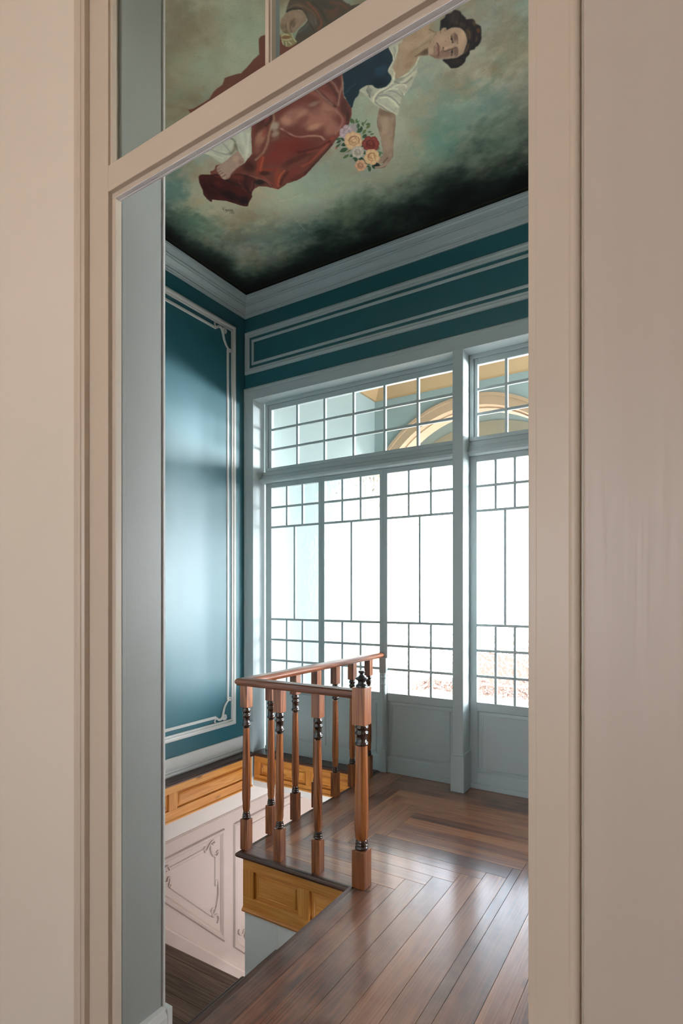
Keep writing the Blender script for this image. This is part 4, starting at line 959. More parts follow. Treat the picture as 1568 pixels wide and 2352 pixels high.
["b","54412f",0.6,1,[845,2474,832,2482,856,2503]],
["b","5c4430",0.6,1,[806,2440,795,2446,810,2454]],
["b","6a3e26",0.7,1,[800,2481,791,2486,804,2495]],
["b","54402c",0.6,1,[819,2514,814,2518,827,2527]],
["b","4a3a2e",0.5,1,[877,2534,868,2549,898,2551]],
["b","322824",0.5,1,[939,2569,911,2586,944,2583]],
["b","2b2526",0.5,1,[835,2504,826,2510,847,2540]],
["s","15110f",3.9,0.7,1,[843,2363,853,2385,871,2414]],
["s","4a4140",2.9,0.4,1,[870,2353,889,2377,906,2393]],
["s","120e0e",4.0,0.7,1,[830,2405,836,2432,848,2443]],
["s","15110f",4.0,0.6,1,[816,2433,819,2472,833,2506]],
["s","7b5b40",3.0,0.4,1,[847,2449,837,2473,846,2497]],
["s","8a6547",3.8,0.4,1,[891,2550,872,2536,857,2515]],
["f","9a8270",3,1,[1370,2601,1363,2618,1339,2650,1320,2677,1324,2698,1340,2730,1362,2767,1395,2822,1423,2868,1448,2919,1463,2939,1495,2959,1528,2979,1550,2978,1576,2964,1591,2953,1582,2940,1555,2952,1535,2954,1528,2943,1556,2939,1568,2926,1559,2914,1538,2912,1515,2897,1499,2890,1482,2851,1461,2794,1445,2737,1433,2694,1417,2661,1397,2633]],
["b","77604f",0.8,1,[1362,2642,1329,2673,1376,2662]],
["b","af9883",0.6,1,[1396,2716,1379,2729,1427,2766]],
["b","a8917c",0.4,1,[1438,2831,1422,2841,1467,2888]],
["b","80695a",0.5,1,[1422,2700,1411,2704,1442,2756]],
["b","7d6657",0.5,1,[1375,2781,1368,2786,1421,2869]],
["b","8b7262",0.6,1,[1487,2934,1463,2932,1489,2967]],
["b","ad9581",0.6,1,[1552,2926,1535,2924,1553,2935]],
["s","54423a",3.7,0.8,1,[1499,2890,1520,2899,1561,2913]],
["s","4e3d36",4.5,0.8,1,[1537,2953,1514,2937,1486,2925]],
["s","5a483e",4.6,0.7,1,[1590,2955,1557,2976,1523,2977]],
["s","b09885",6.1,0.5,1,[1581,2951,1550,2965,1526,2960]],
["s","5f4c42",2.6,0.6,1,[1320,2689,1340,2730,1375,2789,1429,2884,1463,2939]],
["s","5f4c42",2.6,0.6,1,[1417,2661,1441,2723,1461,2794,1490,2869]],
["f","45603a",2.5,1,[1536,2576,1545,2600,1533,2619,1524,2595]],
["s","7d9068",1.6,0.4,1,[1536,2576,1534,2597,1533,2619]],
["f","45603a",2.5,1,[1505,2595,1519,2603,1526,2619,1512,2611]],
["s","7d9068",1.6,0.4,1,[1505,2595,1516,2607,1526,2619]],
["f","45603a",2.5,1,[1524,2616,1514,2621,1502,2617,1513,2612]],
["s","7d9068",1.6,0.4,1,[1524,2616,1513,2617,1502,2617]],
["f","2e4a30",2.5,1,[1513,2627,1531,2636,1534,2657,1516,2647]],
["s","7d9068",1.6,0.4,1,[1513,2627,1524,2642,1534,2657]],
["f","2e4a30",2.5,1,[1550,2673,1533,2684,1513,2670,1531,2658]],
["s","7d9068",1.7,0.4,1,[1550,2673,1532,2671,1513,2670]],
["f","20382a",2.5,1,[1509,2651,1523,2659,1524,2676,1510,2667]],
["s","7d9068",1.7,0.4,1,[1509,2651,1517,2663,1524,2676]],
["f","45603a",2.5,1,[1490,2629,1501,2640,1500,2656,1489,2644]],
["s","7d9068",1.6,0.4,1,[1490,2629,1495,2642,1500,2656]],
["f","45603a",2.5,1,[1462,2628,1477,2634,1489,2646,1474,2640]],
["s","7d9068",1.6,0.4,1,[1462,2628,1476,2637,1489,2646]],
["f","45603a",2.5,1,[1457,2662,1469,2653,1484,2655,1472,2664]],
["s","7d9068",1.6,0.4,1,[1457,2662,1470,2659,1484,2655]],
["f","5a6a3c",2.5,1,[1461,2664,1480,2664,1495,2681,1475,2681]],
["s","7d9068",1.6,0.4,1,[1461,2664,1478,2672,1495,2681]],
["f","566a3a",2.5,1,[1530,2699,1511,2699,1497,2684,1515,2683]],
["s","7d9068",1.7,0.4,1,[1530,2699,1513,2691,1497,2684]],
["f","45603a",2.5,1,[1478,2713,1485,2704,1497,2703,1490,2713]],
["s","7d9068",1.7,0.4,1,[1478,2713,1487,2708,1497,2703]],
["f","2e4a30",2.5,1,[1543,2722,1526,2729,1510,2715,1527,2707]],
["s","7d9068",1.7,0.4,1,[1543,2722,1526,2718,1510,2715]],
["f","45603a",2.5,1,[1473,2731,1483,2723,1495,2726,1486,2734]],
["s","7d9068",1.7,0.4,1,[1473,2731,1484,2729,1495,2726]],
["f","45603a",2.5,1,[1474,2751,1486,2750,1497,2761,1484,2762]],
["s","7d9068",1.7,0.4,1,[1474,2751,1485,2756,1497,2761]],
["f","2e4a30",2.5,1,[1678,2656,1666,2666,1648,2661,1661,2650]],
["s","7d9068",1.7,0.4,1,[1678,2656,1663,2658,1648,2661]],
["f","20382a",2.5,1,[1688,2677,1670,2683,1652,2672,1669,2666]],
["s","7d9068",1.8,0.4,1,[1688,2677,1670,2675,1652,2672]],
["f","20382a",2.5,1,[1648,2661,1647,2683,1630,2690,1630,2668]],
["s","7d9068",1.7,0.4,1,[1648,2661,1639,2676,1630,2690]],
["f","2e4a30",2.5,1,[1707,2702,1686,2703,1666,2690,1687,2689]],
["s","7d9068",1.8,0.4,1,[1707,2702,1687,2696,1666,2690]],
["f","20382a",2.5,1,[1672,2705,1657,2718,1637,2709,1652,2696]],
["s","7d9068",1.8,0.4,1,[1672,2705,1654,2707,1637,2709]],
["f","2e4a30",2.5,1,[1703,2738,1680,2754,1650,2742,1673,2726]],
["s","7d9068",1.8,0.4,1,[1703,2738,1676,2740,1650,2742]],
["f","7a6a4a",2.5,1,[1673,2761,1657,2767,1640,2763,1655,2757]],
["s","7d9068",1.8,0.4,1,[1673,2761,1656,2762,1640,2763]],
["f","45603a",2.5,1,[1713,2790,1691,2797,1667,2784,1689,2777]],
["s","7d9068",1.8,0.4,1,[1713,2790,1690,2787,1667,2784]],
["f","2e4a30",2.5,1,[1673,2800,1659,2809,1642,2799,1656,2790]],
["s","7d9068",1.8,0.4,1,[1673,2800,1658,2799,1642,2799]],
["f","2e4a30",2.5,1,[1666,2826,1655,2828,1646,2819,1657,2817]],
["s","7d9068",1.9,0.4,1,[1666,2826,1656,2822,1646,2819]],
["f","2e4a30",2.5,1,[1647,2820,1663,2837,1657,2856,1641,2840]],
["s","7d9068",1.8,0.4,1,[1647,2820,1652,2838,1657,2856]],
["f","20382a",2.5,1,[1633,2829,1635,2860,1615,2875,1613,2844]],
["s","7d9068",1.8,0.4,1,[1633,2829,1624,2852,1615,2875]],
["f","20382a",2.5,1,[1616,2864,1617,2896,1599,2915,1598,2883]],
["s","7d9068",1.9,0.4,1,[1616,2864,1607,2889,1599,2915]],
["f","20382a",2.5,1,[1593,2772,1577,2780,1560,2765,1577,2758]],
["s","7d9068",1.8,0.4,1,[1593,2772,1577,2769,1560,2765]],
["f","20382a",2.5,1,[1582,2803,1592,2818,1587,2833,1577,2819]],
["s","7d9068",1.8,0.4,1,[1582,2803,1584,2818,1587,2833]],
["f","2e4a30",2.5,1,[1608,2924,1627,2938,1629,2963,1610,2949]],
["s","7d9068",1.9,0.4,1,[1608,2924,1618,2943,1629,2963]],
["f","2e4a30",2.5,1,[1629,2921,1618,2927,1605,2919,1616,2913]],
["s","7d9068",1.9,0.4,1,[1629,2921,1617,2920,1605,2919]],
["f","20382a",2.5,1,[1588,2922,1598,2941,1593,2959,1583,2940]],
["s","7d9068",1.9,0.4,1,[1588,2922,1590,2940,1593,2959]],
["f","5f7a5c",2.5,1,[1511,2847,1497,2842,1492,2826,1506,2831]],
["s","7d9068",1.8,0.4,1,[1511,2847,1501,2836,1492,2826]],
["f","5f7a5c",2.5,1,[1514,2854,1511,2874,1496,2882,1499,2862]],
["s","7d9068",1.8,0.4,1,[1514,2854,1505,2868,1496,2882]],
["f","45603a",2.5,1,[1527,2885,1515,2887,1506,2874,1519,2871]],
["s","7d9068",1.8,0.4,1,[1527,2885,1517,2879,1506,2874]],
["f","16211e",2.5,1,[1589,2911,1579,2943,1551,2952,1561,2920]],
["s","7d9068",1.9,0.4,1,[1589,2911,1570,2931,1551,2952]],
["b","9c5a48",0.8,0,[1706,2705,1699,2709,1711,2714]],
["f","a8909a",2.5,1,[1559,2663,1578,2675,1595,2665,1593,2641,1574,2629,1557,2639]],
["b","c4b2b8",0.6,1,[1572,2653,1579,2669,1582,2650]],
["b","8b727e",0.55,1,[1589,2647,1595,2660,1596,2644]],
["f","a8909a",2.5,1,[1584,2680,1601,2692,1617,2682,1615,2661,1597,2650,1582,2659]],
["b","c4b2b8",0.6,1,[1600,2675,1613,2676,1599,2664]],
["b","8b727e",0.55,1,[1598,2656,1610,2657,1598,2649]],
["f","a8909a",2.5,1,[1600,2674,1618,2686,1635,2676,1632,2654,1614,2643,1598,2652]],
["b","c4b2b8",0.6,1,[1619,2668,1628,2658,1612,2659]],
["b","8b727e",0.55,1,[1606,2653,1613,2644,1600,2647]],
["f","a8909a",2.5,1,[1604,2652,1624,2665,1641,2654,1638,2631,1619,2618,1602,2629]],
["b","c4b2b8",0.6,1,[1626,2641,1622,2625,1615,2642]],
["b","8b727e",0.55,1,[1607,2643,1604,2629,1600,2643]],
["f","a8909a",2.5,1,[1598,2634,1615,2645,1629,2636,1627,2616,1611,2606,1596,2615]],
["b","c4b2b8",0.6,1,[1615,2623,1605,2613,1609,2629]],
["b","8b727e",0.55,1,[1605,2635,1596,2626,1601,2639]],
["f","a8909a",2.5,1,[1569,2629,1587,2640,1603,2630,1601,2609,1583,2598,1567,2607]],
["b","c4b2b8",0.6,1,[1583,2615,1571,2621,1588,2625]],
["b","8b727e",0.55,1,[1592,2633,1582,2637,1596,2640]],
["f","a8909a",2.5,1,[1559,2644,1575,2655,1590,2646,1588,2626,1572,2616,1558,2625]],
["b","c4b2b8",0.6,1,[1570,2634,1568,2647,1579,2637]],
["b","8b727e",0.55,1,[1586,2639,1584,2650,1592,2642]],
["f","a8909a",2.5,1,[1579,2655,1594,2668,1611,2666,1621,2651,1616,2632,1601,2619,1584,2621,1575,2636]],
["b","c4b2b8",0.6,1,[1590,2639,1579,2647,1598,2652]],
["s","8b727e",2.4,0.75,0,[1585,2661,1602,2668,1616,2660,1619,2643,1610,2626,1593,2620]],
["s","8b727e",2.4,0.75,0,[1614,2641,1606,2629,1593,2625,1583,2632,1581,2646,1589,2658]],
["s","8b727e",2.4,0.75,0,[1587,2636,1587,2646,1593,2654,1602,2656,1608,2651,1609,2641]],
["s","8b727e",2.4,0.75,0,[1601,2651,1604,2647,1604,2641,1600,2637,1595,2636,1591,2640]],
["b","a48e98",0.7,0,[1545,2637,1527,2639,1551,2662]],
["s","d0c2c6",1.7,0.6,0,[1640,2648,1625,2653,1600,2642]],
["s","d0c2c6",1.7,0.6,0,[1625,2640,1612,2646,1589,2636]],
["s","d0c2c6",1.7,0.6,0,[1611,2633,1598,2640,1578,2629]],
["s","d0c2c6",1.7,0.6,0,[1596,2625,1585,2633,1567,2623]],
["s","d0c2c6",1.7,0.6,0,[1581,2618,1572,2627,1557,2617]],
["f","c4a27c",2.5,1,[1555,2752,1580,2770,1603,2756,1600,2724,1575,2707,1552,2720]],
["b","dcc29a",0.6,1,[1574,2743,1591,2758,1582,2731]],
["b","a06a4c",0.55,1,[1588,2722,1603,2735,1594,2714]],
["f","c4a27c",2.5,1,[1574,2759,1596,2774,1615,2762,1612,2735,1591,2720,1572,2732]],
["b","dcc29a",0.6,1,[1593,2752,1609,2756,1594,2739]],
["b","a06a4c",0.55,1,[1594,2729,1608,2732,1594,2720]],
["f","c4a27c",2.5,1,[1602,2745,1627,2762,1650,2748,1646,2718,1621,2701,1599,2714]],
["b","dcc29a",0.6,1,[1629,2735,1637,2716,1617,2726]],
["b","a06a4c",0.55,1,[1607,2720,1613,2704,1598,2714]],
["f","c4a27c",2.5,1,[1604,2715,1627,2730,1647,2718,1644,2690,1621,2675,1601,2688]],
["b","dcc29a",0.6,1,[1628,2701,1621,2683,1617,2705]],
["b","a06a4c",0.55,1,[1608,2708,1602,2692,1600,2710]],
["f","c4a27c",2.5,1,[1582,2693,1606,2709,1627,2696,1624,2667,1600,2651,1580,2664]],
["b","dcc29a",0.6,1,[1605,2675,1587,2666,1601,2688]],
["b","a06a4c",0.55,1,[1598,2698,1583,2691,1596,2708]],
["f","c4a27c",2.5,1,[1558,2692,1579,2706,1598,2695,1596,2668,1574,2654,1556,2666]],
["b","dcc29a",0.6,1,[1574,2676,1561,2683,1581,2687]],
["b","a06a4c",0.55,1,[1586,2697,1575,2704,1591,2705]],
["f","c4a27c",2.5,1,[1544,2714,1566,2730,1586,2717,1584,2689,1561,2674,1541,2687]],
["b","dcc29a",0.6,1,[1559,2700,1556,2719,1571,2704]],
["b","a06a4c",0.55,1,[1581,2707,1579,2723,1590,2710]],
["f","c4a27c",2.5,1,[1571,2727,1590,2744,1613,2742,1625,2723,1619,2697,1599,2680,1577,2682,1565,2701]],
["b","dcc29a",0.6,1,[1586,2706,1570,2716,1595,2723]],
["s","a06a4c",2.4,0.75,0,[1579,2735,1600,2744,1619,2734,1623,2711,1611,2689,1589,2680]],
["s","a06a4c",2.4,0.75,0,[1616,2709,1605,2693,1589,2688,1576,2697,1574,2715,1584,2731]],
["s","a06a4c",2.4,0.75,0,[1581,2702,1581,2715,1589,2726,1600,2729,1609,2721,1609,2708]],
["s","a06a4c",2.4,0.75,0,[1599,2721,1603,2717,1603,2709,1598,2703,1591,2702,1587,2707]],
["f","7a342e",2.5,1,[1493,2824,1515,2840,1534,2828,1532,2800,1511,2785,1492,2797]],
["b","93483c",0.6,1,[1511,2817,1526,2827,1515,2805]],
["b","451a1a",0.55,1,[1519,2796,1532,2804,1522,2787]],
["f","7a342e",2.5,1,[1519,2826,1541,2842,1561,2830,1559,2802,1537,2786,1517,2798]],
["b","93483c",0.6,1,[1542,2819,1556,2811,1535,2806]],
["b","451a1a",0.55,1,[1530,2796,1542,2789,1525,2787]],
["f","7a342e",2.5,1,[1535,2799,1554,2813,1571,2802,1569,2778,1550,2764,1533,2774]],
["b","93483c",0.6,1,[1556,2789,1556,2772,1546,2787]],
["b","451a1a",0.55,1,[1537,2786,1537,2771,1530,2785]],
["f","7a342e",2.5,1,[1526,2780,1548,2796,1569,2784,1566,2755,1544,2739,1523,2752]],
["b","93483c",0.6,1,[1550,2765,1539,2747,1540,2772]],
["b","451a1a",0.55,1,[1532,2777,1523,2762,1525,2782]],
["f","7a342e",2.5,1,[1503,2762,1523,2776,1541,2765,1539,2740,1519,2726,1501,2737]],
["b","93483c",0.6,1,[1520,2746,1505,2744,1521,2758]],
["b","451a1a",0.55,1,[1522,2768,1509,2767,1523,2777]],
["f","7a342e",2.5,1,[1477,2781,1498,2796,1517,2784,1515,2758,1494,2743,1476,2755]],
["b","93483c",0.6,1,[1492,2767,1487,2784,1503,2773]],
["b","451a1a",0.55,1,[1511,2777,1507,2792,1519,2781]],
["f","7a342e",2.5,1,[1480,2808,1501,2823,1520,2811,1518,2784,1497,2770,1478,2781]],
["b","93483c",0.6,1,[1495,2798,1503,2816,1505,2793]],
["b","451a1a",0.55,1,[1513,2789,1520,2804,1519,2785]],
["f","7a342e",2.5,1,[1501,2797,1518,2813,1539,2812,1550,2794,1545,2770,1528,2754,1508,2755,1497,2773]],
["b","93483c",0.6,1,[1515,2778,1501,2787,1523,2794]],
["s","451a1a",2.5,0.75,0,[1508,2805,1528,2813,1544,2804,1549,2783,1538,2762,1519,2754]],
["s","451a1a",2.5,0.75,0,[1542,2781,1533,2766,1518,2761,1506,2769,1504,2786,1513,2801]],
["s","451a1a",2.4,0.75,0,[1511,2774,1510,2786,1517,2797,1528,2799,1536,2792,1536,2780]],
["s","451a1a",2.5,0.75,0,[1527,2792,1531,2788,1530,2781,1526,2775,1520,2775,1516,2779]],
["f","b0a69c",2.5,1,[1583,2813,1598,2824,1611,2816,1609,2797,1594,2787,1582,2795]],
["b","cdc6ba",0.6,1,[1593,2806,1599,2819,1600,2803]],
["b","8c8078",0.55,1,[1606,2801,1611,2811,1611,2799]],
["f","b0a69c",2.5,1,[1598,2828,1613,2839,1626,2831,1624,2812,1609,2801,1596,2810]],
["b","cdc6ba",0.6,1,[1610,2824,1621,2829,1612,2815]],
["b","8c8078",0.55,1,[1613,2808,1623,2812,1614,2802]],
["f","b0a69c",2.5,1,[1611,2830,1627,2841,1641,2833,1639,2812,1623,2801,1609,2810]],
["b","cdc6ba",0.6,1,[1626,2825,1637,2821,1622,2815]],
["b","8c8078",0.55,1,[1619,2808,1629,2804,1617,2801]],
["f","b0a69c",2.5,1,[1622,2810,1639,2823,1654,2813,1652,2792,1635,2780,1620,2789]],
["b","cdc6ba",0.6,1,[1641,2802,1640,2787,1631,2800]],
["b","8c8078",0.55,1,[1624,2799,1623,2786,1617,2797]],
["f","b0a69c",2.5,1,[1618,2792,1633,2803,1646,2794,1644,2775,1629,2765,1616,2773]],
["b","cdc6ba",0.6,1,[1633,2782,1625,2771,1627,2787]],
["b","8c8078",0.55,1,[1622,2791,1616,2781,1618,2794]],
["f","b0a69c",2.5,1,[1604,2782,1620,2792,1633,2784,1631,2765,1616,2755,1603,2763]],
["b","cdc6ba",0.6,1,[1618,2770,1607,2766,1617,2779]],
["b","8c8078",0.55,1,[1616,2786,1606,2783,1616,2792]],
["f","b0a69c",2.5,1,[1592,2781,1606,2792,1619,2784,1618,2765,1603,2755,1590,2763]],
["b","cdc6ba",0.6,1,[1603,2770,1593,2774,1607,2779]],
["b","8c8078",0.55,1,[1610,2786,1602,2789,1613,2792]],
["f","b0a69c",2.5,1,[1579,2796,1596,2808,1612,2798,1609,2777,1592,2764,1577,2774]],
["b","cdc6ba",0.6,1,[1590,2784,1587,2798,1600,2789]],
["b","8c8078",0.55,1,[1607,2793,1604,2805,1613,2796]],
["f","b0a69c",2.5,1,[1598,2807,1612,2819,1627,2818,1635,2805,1632,2787,1618,2775,1603,2776,1595,2789]],
["b","cdc6ba",0.6,1,[1609,2793,1598,2800,1615,2805]],
["s","8c8078",2.5,0.75,0,[1604,2813,1619,2819,1631,2813,1634,2797,1626,2781,1611,2775]],
["s","8c8078",2.5,0.75,0,[1629,2795,1622,2784,1611,2780,1602,2786,1601,2799,1608,2810]],
["s","8c8078",2.5,0.75,0,[1605,2790,1605,2799,1611,2807,1619,2809,1625,2804,1625,2795]],
["s","8c8078",2.5,0.75,0,[1618,2804,1621,2800,1620,2795,1617,2791,1612,2790,1609,2794]],
["f","c9a47c",2.5,1,[1528,2904,1550,2921,1569,2909,1567,2881,1545,2865,1526,2876]],
["b","e2c79a",0.6,1,[1545,2897,1559,2910,1551,2886]],
["b","a56b4a",0.55,1,[1556,2878,1568,2889,1561,2871]],
["f","c9a47c",2.5,1,[1553,2913,1576,2930,1596,2917,1594,2888,1571,2871,1551,2883]],
["b","e2c79a",0.6,1,[1576,2906,1591,2901,1570,2892]],
["b","a56b4a",0.55,1,[1566,2880,1580,2876,1563,2870]],
["f","c9a47c",2.5,1,[1569,2895,1592,2912,1612,2899,1609,2870,1586,2854,1567,2866]],
["b","e2c79a",0.6,1,[1594,2885,1598,2867,1582,2879]],
["b","a56b4a",0.55,1,[1572,2874,1576,2858,1564,2869]],
["f","c9a47c",2.5,1,[1570,2875,1591,2890,1609,2879,1607,2852,1586,2837,1568,2849]],
["b","e2c79a",0.6,1,[1593,2863,1588,2845,1582,2865]],
["b","a56b4a",0.55,1,[1574,2866,1569,2851,1566,2867]],
["f","c9a47c",2.5,1,[1543,2848,1563,2863,1582,2851,1580,2825,1559,2810,1540,2821]],
["b","e2c79a",0.6,1,[1561,2831,1545,2828,1561,2844]],
["b","a56b4a",0.55,1,[1562,2855,1548,2852,1562,2864]],
["f","c9a47c",2.5,1,[1524,2854,1542,2868,1559,2858,1557,2834,1539,2820,1522,2831]],
["b","e2c79a",0.6,1,[1537,2840,1529,2852,1545,2849]],
["b","a56b4a",0.55,1,[1552,2856,1544,2866,1557,2863]],
["f","c9a47c",2.5,1,[1518,2875,1537,2889,1554,2878,1552,2854,1533,2839,1516,2850]],
["b","e2c79a",0.6,1,[1530,2864,1531,2881,1541,2865]],
["b","a56b4a",0.55,1,[1549,2866,1550,2881,1557,2867]],
["f","c9a47c",2.5,1,[1541,2881,1558,2897,1578,2896,1588,2879,1583,2855,1566,2839,1547,2840,1536,2858]],
["b","e2c79a",0.6,1,[1554,2863,1541,2871,1562,2878]],
["s","a56b4a",2.6,0.75,0,[1548,2889,1567,2898,1583,2889,1587,2868,1576,2847,1558,2839]],
["s","a56b4a",2.6,0.75,0,[1581,2866,1571,2851,1557,2846,1546,2854,1544,2870,1553,2885]],
["s","a56b4a",2.6,0.75,0,[1550,2859,1550,2871,1557,2881,1567,2884,1574,2877,1575,2865]],
["s","a56b4a",2.6,0.75,0,[1565,2877,1569,2873,1569,2866,1565,2860,1559,2859,1555,2864]],
["f","bd9478",2.5,1,[1621,2915,1638,2928,1653,2919,1650,2897,1633,2884,1618,2893]],
["b","d6b496",0.6,1,[1633,2908,1642,2921,1640,2902]],
["b","94583f",0.55,1,[1645,2898,1653,2909,1650,2894]],
["f","bd9478",2.5,1,[1640,2926,1656,2937,1669,2929,1667,2910,1652,2898,1638,2907]],
["b","d6b496",0.6,1,[1654,2922,1666,2923,1653,2912]],
["b","94583f",0.55,1,[1652,2904,1662,2905,1652,2897]],
["f","bd9478",2.5,1,[1654,2920,1671,2933,1686,2924,1683,2902,1667,2890,1652,2899]],
["b","d6b496",0.6,1,[1672,2914,1679,2904,1664,2906]],
["b","94583f",0.55,1,[1658,2900,1665,2892,1653,2895]],
["f","bd9478",2.5,1,[1654,2891,1671,2904,1686,2895,1683,2873,1666,2861,1651,2870]],
["b","d6b496",0.6,1,[1671,2880,1664,2867,1664,2885]],
["b","94583f",0.55,1,[1658,2888,1651,2877,1653,2892]],
["f","bd9478",2.5,1,[1635,2877,1652,2889,1667,2880,1664,2859,1647,2847,1633,2856]],
["b","d6b496",0.6,1,[1649,2864,1636,2862,1650,2874]],
["b","94583f",0.55,1,[1650,2883,1639,2881,1651,2890]],
["f","bd9478",2.5,1,[1617,2885,1634,2898,1649,2889,1647,2867,1630,2855,1615,2864]],
["b","d6b496",0.6,1,[1629,2874,1623,2885,1637,2881]],
["b","94583f",0.55,1,[1644,2886,1638,2896,1649,2891]],
["f","bd9478",2.5,1,[1635,2903,1648,2915,1663,2914,1671,2901,1667,2883,1654,2870,1639,2871,1631,2884]],
["b","d6b496",0.6,1,[1645,2889,1634,2895,1651,2900]],
["s","94583f",2.7,0.75,0,[1641,2909,1655,2915,1667,2909,1670,2893,1662,2877,1647,2870]],
["s","94583f",2.7,0.75,0,[1665,2891,1658,2879,1647,2875,1638,2881,1637,2894,1644,2906]],
["s","94583f",2.6,0.75,0,[1641,2886,1641,2895,1647,2903,1655,2905,1661,2900,1661,2890]],
["s","94583f",2.7,0.75,0,[1654,2899,1657,2896,1656,2891,1653,2887,1648,2886,1645,2889]],
["s","7d4636",2.8,0.8,0,[1619,2697,1594,2686,1569,2692,1562,2718,1580,2743]],
["s","ead9b0",2.8,0.7,0,[1582,2715,1581,2738]],
["s","8f5a3c",2.9,0.7,0,[1581,2861,1563,2843,1540,2848,1538,2878]],
["s","eddcae",2.6,0.8,0,[1551,2855,1563,2897]],
["f","4d463f",3,1,[1452,1925,1488,1949,1497,1961,1476,1963,1452,1973,1434,1985,1428,2004,1432,2023,1437,2038,1461,2045,1494,2051,1512,2059,1535,2080,1526,2118,1451,2116,1344,2110,1245,2086,1253,2059,1261,2037,1260,2024,1434,1916]],
["b","5c4c42",0.7,1,[1423,1975,1380,2020,1437,1986]],
["b","6e4a40",0.6,1,[1321,2073,1286,2075,1321,2092]],
["b","3c403d",0.7,1,[1335,2025,1304,2064,1348,2034]],
["b","66605a",0.6,1,[1418,2046,1400,2052,1431,2081]],
["b","454a4c",0.8,1,[1468,2060,1432,2068,1474,2085]],
["s","85503f",7.9,0.8,1,[1393,1976,1384,2013,1382,2050,1391,2081,1415,2093]],
["s","7e5a48",5.5,0.6,1,[1432,1955,1410,1990,1395,2024,1396,2052]],
["s","7d6a58",4.3,0.6,1,[1482,1949,1446,1954,1423,1975]],
["s","7c4a3e",7.9,0.7,1,[1306,2026,1273,2057,1260,2083]],
["s","7a463c",6.8,0.6,1,[1340,2044,1327,2059,1292,2063]],
["s","2e2f2e",6.1,0.6,1,[1375,1983,1363,2022,1361,2052,1365,2082]],
["s","24201f",6.2,0.8,1,[1490,1958,1461,1963,1433,1984,1431,2020]],
["s","322c2a",4.5,0.7,1,[1437,2038,1435,2069,1435,2088]],
["s","8d8880",3.8,0.4,1,[1404,2047,1412,2072]],
["s","7d7470",6.6,0.4,1,[1500,2059,1466,2057,1439,2048]],
["f","8f7b6b",3,1,[1497,1961,1477,1964,1453,1974,1435,1987,1429,2005,1432,2022,1438,2032,1470,2040,1496,2043,1517,2049,1525,2044,1539,2046,1547,2040,1561,2021,1560,2003,1552,1989,1533,1971,1514,1965]],
["b","a18c7b",0.6,1,[1457,2000,1441,2020,1473,2011]],
["b","5f4f45",0.7,1,[1502,2013,1486,2016,1507,2031]],
["b","66564b",0.6,1,[1546,2001,1534,2007,1555,2013]],
["s","58483f",3.8,0.8,1,[1495,1977,1516,1989,1532,2005,1545,2027]],
["s","58483f",3.8,0.7,1,[1480,2000,1505,2007,1520,2020,1526,2039]],
["s","a8937f",5.6,0.6,1,[1484,1973,1508,1983,1524,1999]],
["s","a08b79",5.1,0.6,1,[1464,2021,1489,2028,1514,2039]],
["b","605b3c",0.7,1,[1553,2026,1539,2035,1559,2034]],
["f","8a8460",3,1,[1576,2024,1554,2033,1530,2045,1536,2064,1534,2089,1566,2093,1585,2085,1596,2066,1590,2047]],
["s","c9c9a0",4.7,0.8,1,[1579,2030,1558,2033,1547,2046]],
["s","c9c8a4",4.7,0.8,1,[1587,2040,1571,2056,1548,2064]],
["s","d0d0b4",4.0,0.8,1,[1531,2044,1536,2064,1536,2086]],
["s","d5d6c2",4.0,0.7,1,[1589,2051,1593,2068]],
["s","d5d6c2",4.0,0.7,1,[1577,2063,1588,2080]],
["s","d5d6c2",4.0,0.7,1,[1565,2070,1563,2083]],
["s","4d5040",4.1,0.7,1,[1584,2062,1592,2077]],
["s","7a4a38",10.0,0.8,1,[1576,2040,1552,2052]],
["s","51443a",1.4,0.8,0,[2606,2718,2621,2737,2616,2740]],
["s","51443a",1.4,0.8,0,[2591,2735,2605,2730,2625,2753]],
["s","51443a",1.4,0.8,0,[2614,2739,2605,2742]],
["s","51443a",1.4,0.8,0,[2608,2748,2616,2757]],
["s","51443a",1.4,0.8,0,[2601,2752,2604,2750,2610,2757,2607,2759,2601,2752,2612,2764,2615,2762]],
["s","51443a",1.4,0.8,0,[2599,2754,2606,2762,2603,2764,2595,2756]],
["s","51443a",1.4,0.8,0,[2597,2762,2594,2763,2591,2760,2593,2758,2601,2766,2597,2768]],
["s","51443a",1.4,0.8,0,[2588,2762,2596,2771]],
["s","51443a",1.4,0.8,0,[2592,2772,2585,2764,2582,2765]],
["s","51443a",1.4,0.8,0,[2583,2771,2580,2773,2577,2769,2579,2767,2587,2775,2584,2777]],
["s","51443a",1.4,0.8,0,[2567,2769,2578,2781,2581,2779,2575,2773,2572,2775]],
["s","51443a",1.4,0.8,0,[2569,2776,2566,2778,2572,2785,2576,2783,2569,2776]],
["s","51443a",1.5,0.8,0,[2622,2768,2595,2776,2569,2796]],
["s","51443a",1.5,0.8,0,[2599,2784,2609,2795]],
["s","51443a",1.5,0.8,0,[2592,2795,2596,2792,2592,2788,2588,2791,2599,2802]],
["s","51443a",1.5,0.8,0,[2583,2794,2594,2805]],
["s","51443a",1.5,0.8,0,[2574,2799,2578,2797,2582,2802,2579,2805,2585,2811,2590,2808]],
["s","c9c4ae",3.1,0.6,0,[2255,2874,2185,2898,2085,2900]],
["s","b9b096",2.6,0.45,0,[2213,2754,2251,2963,2282,3205]],
["s","b5aa8c",2.7,0.4,0,[2238,2922,2253,3062]],
["s","a6a79a",2.7,0.6,0,[807,3405,754,3402]]
]
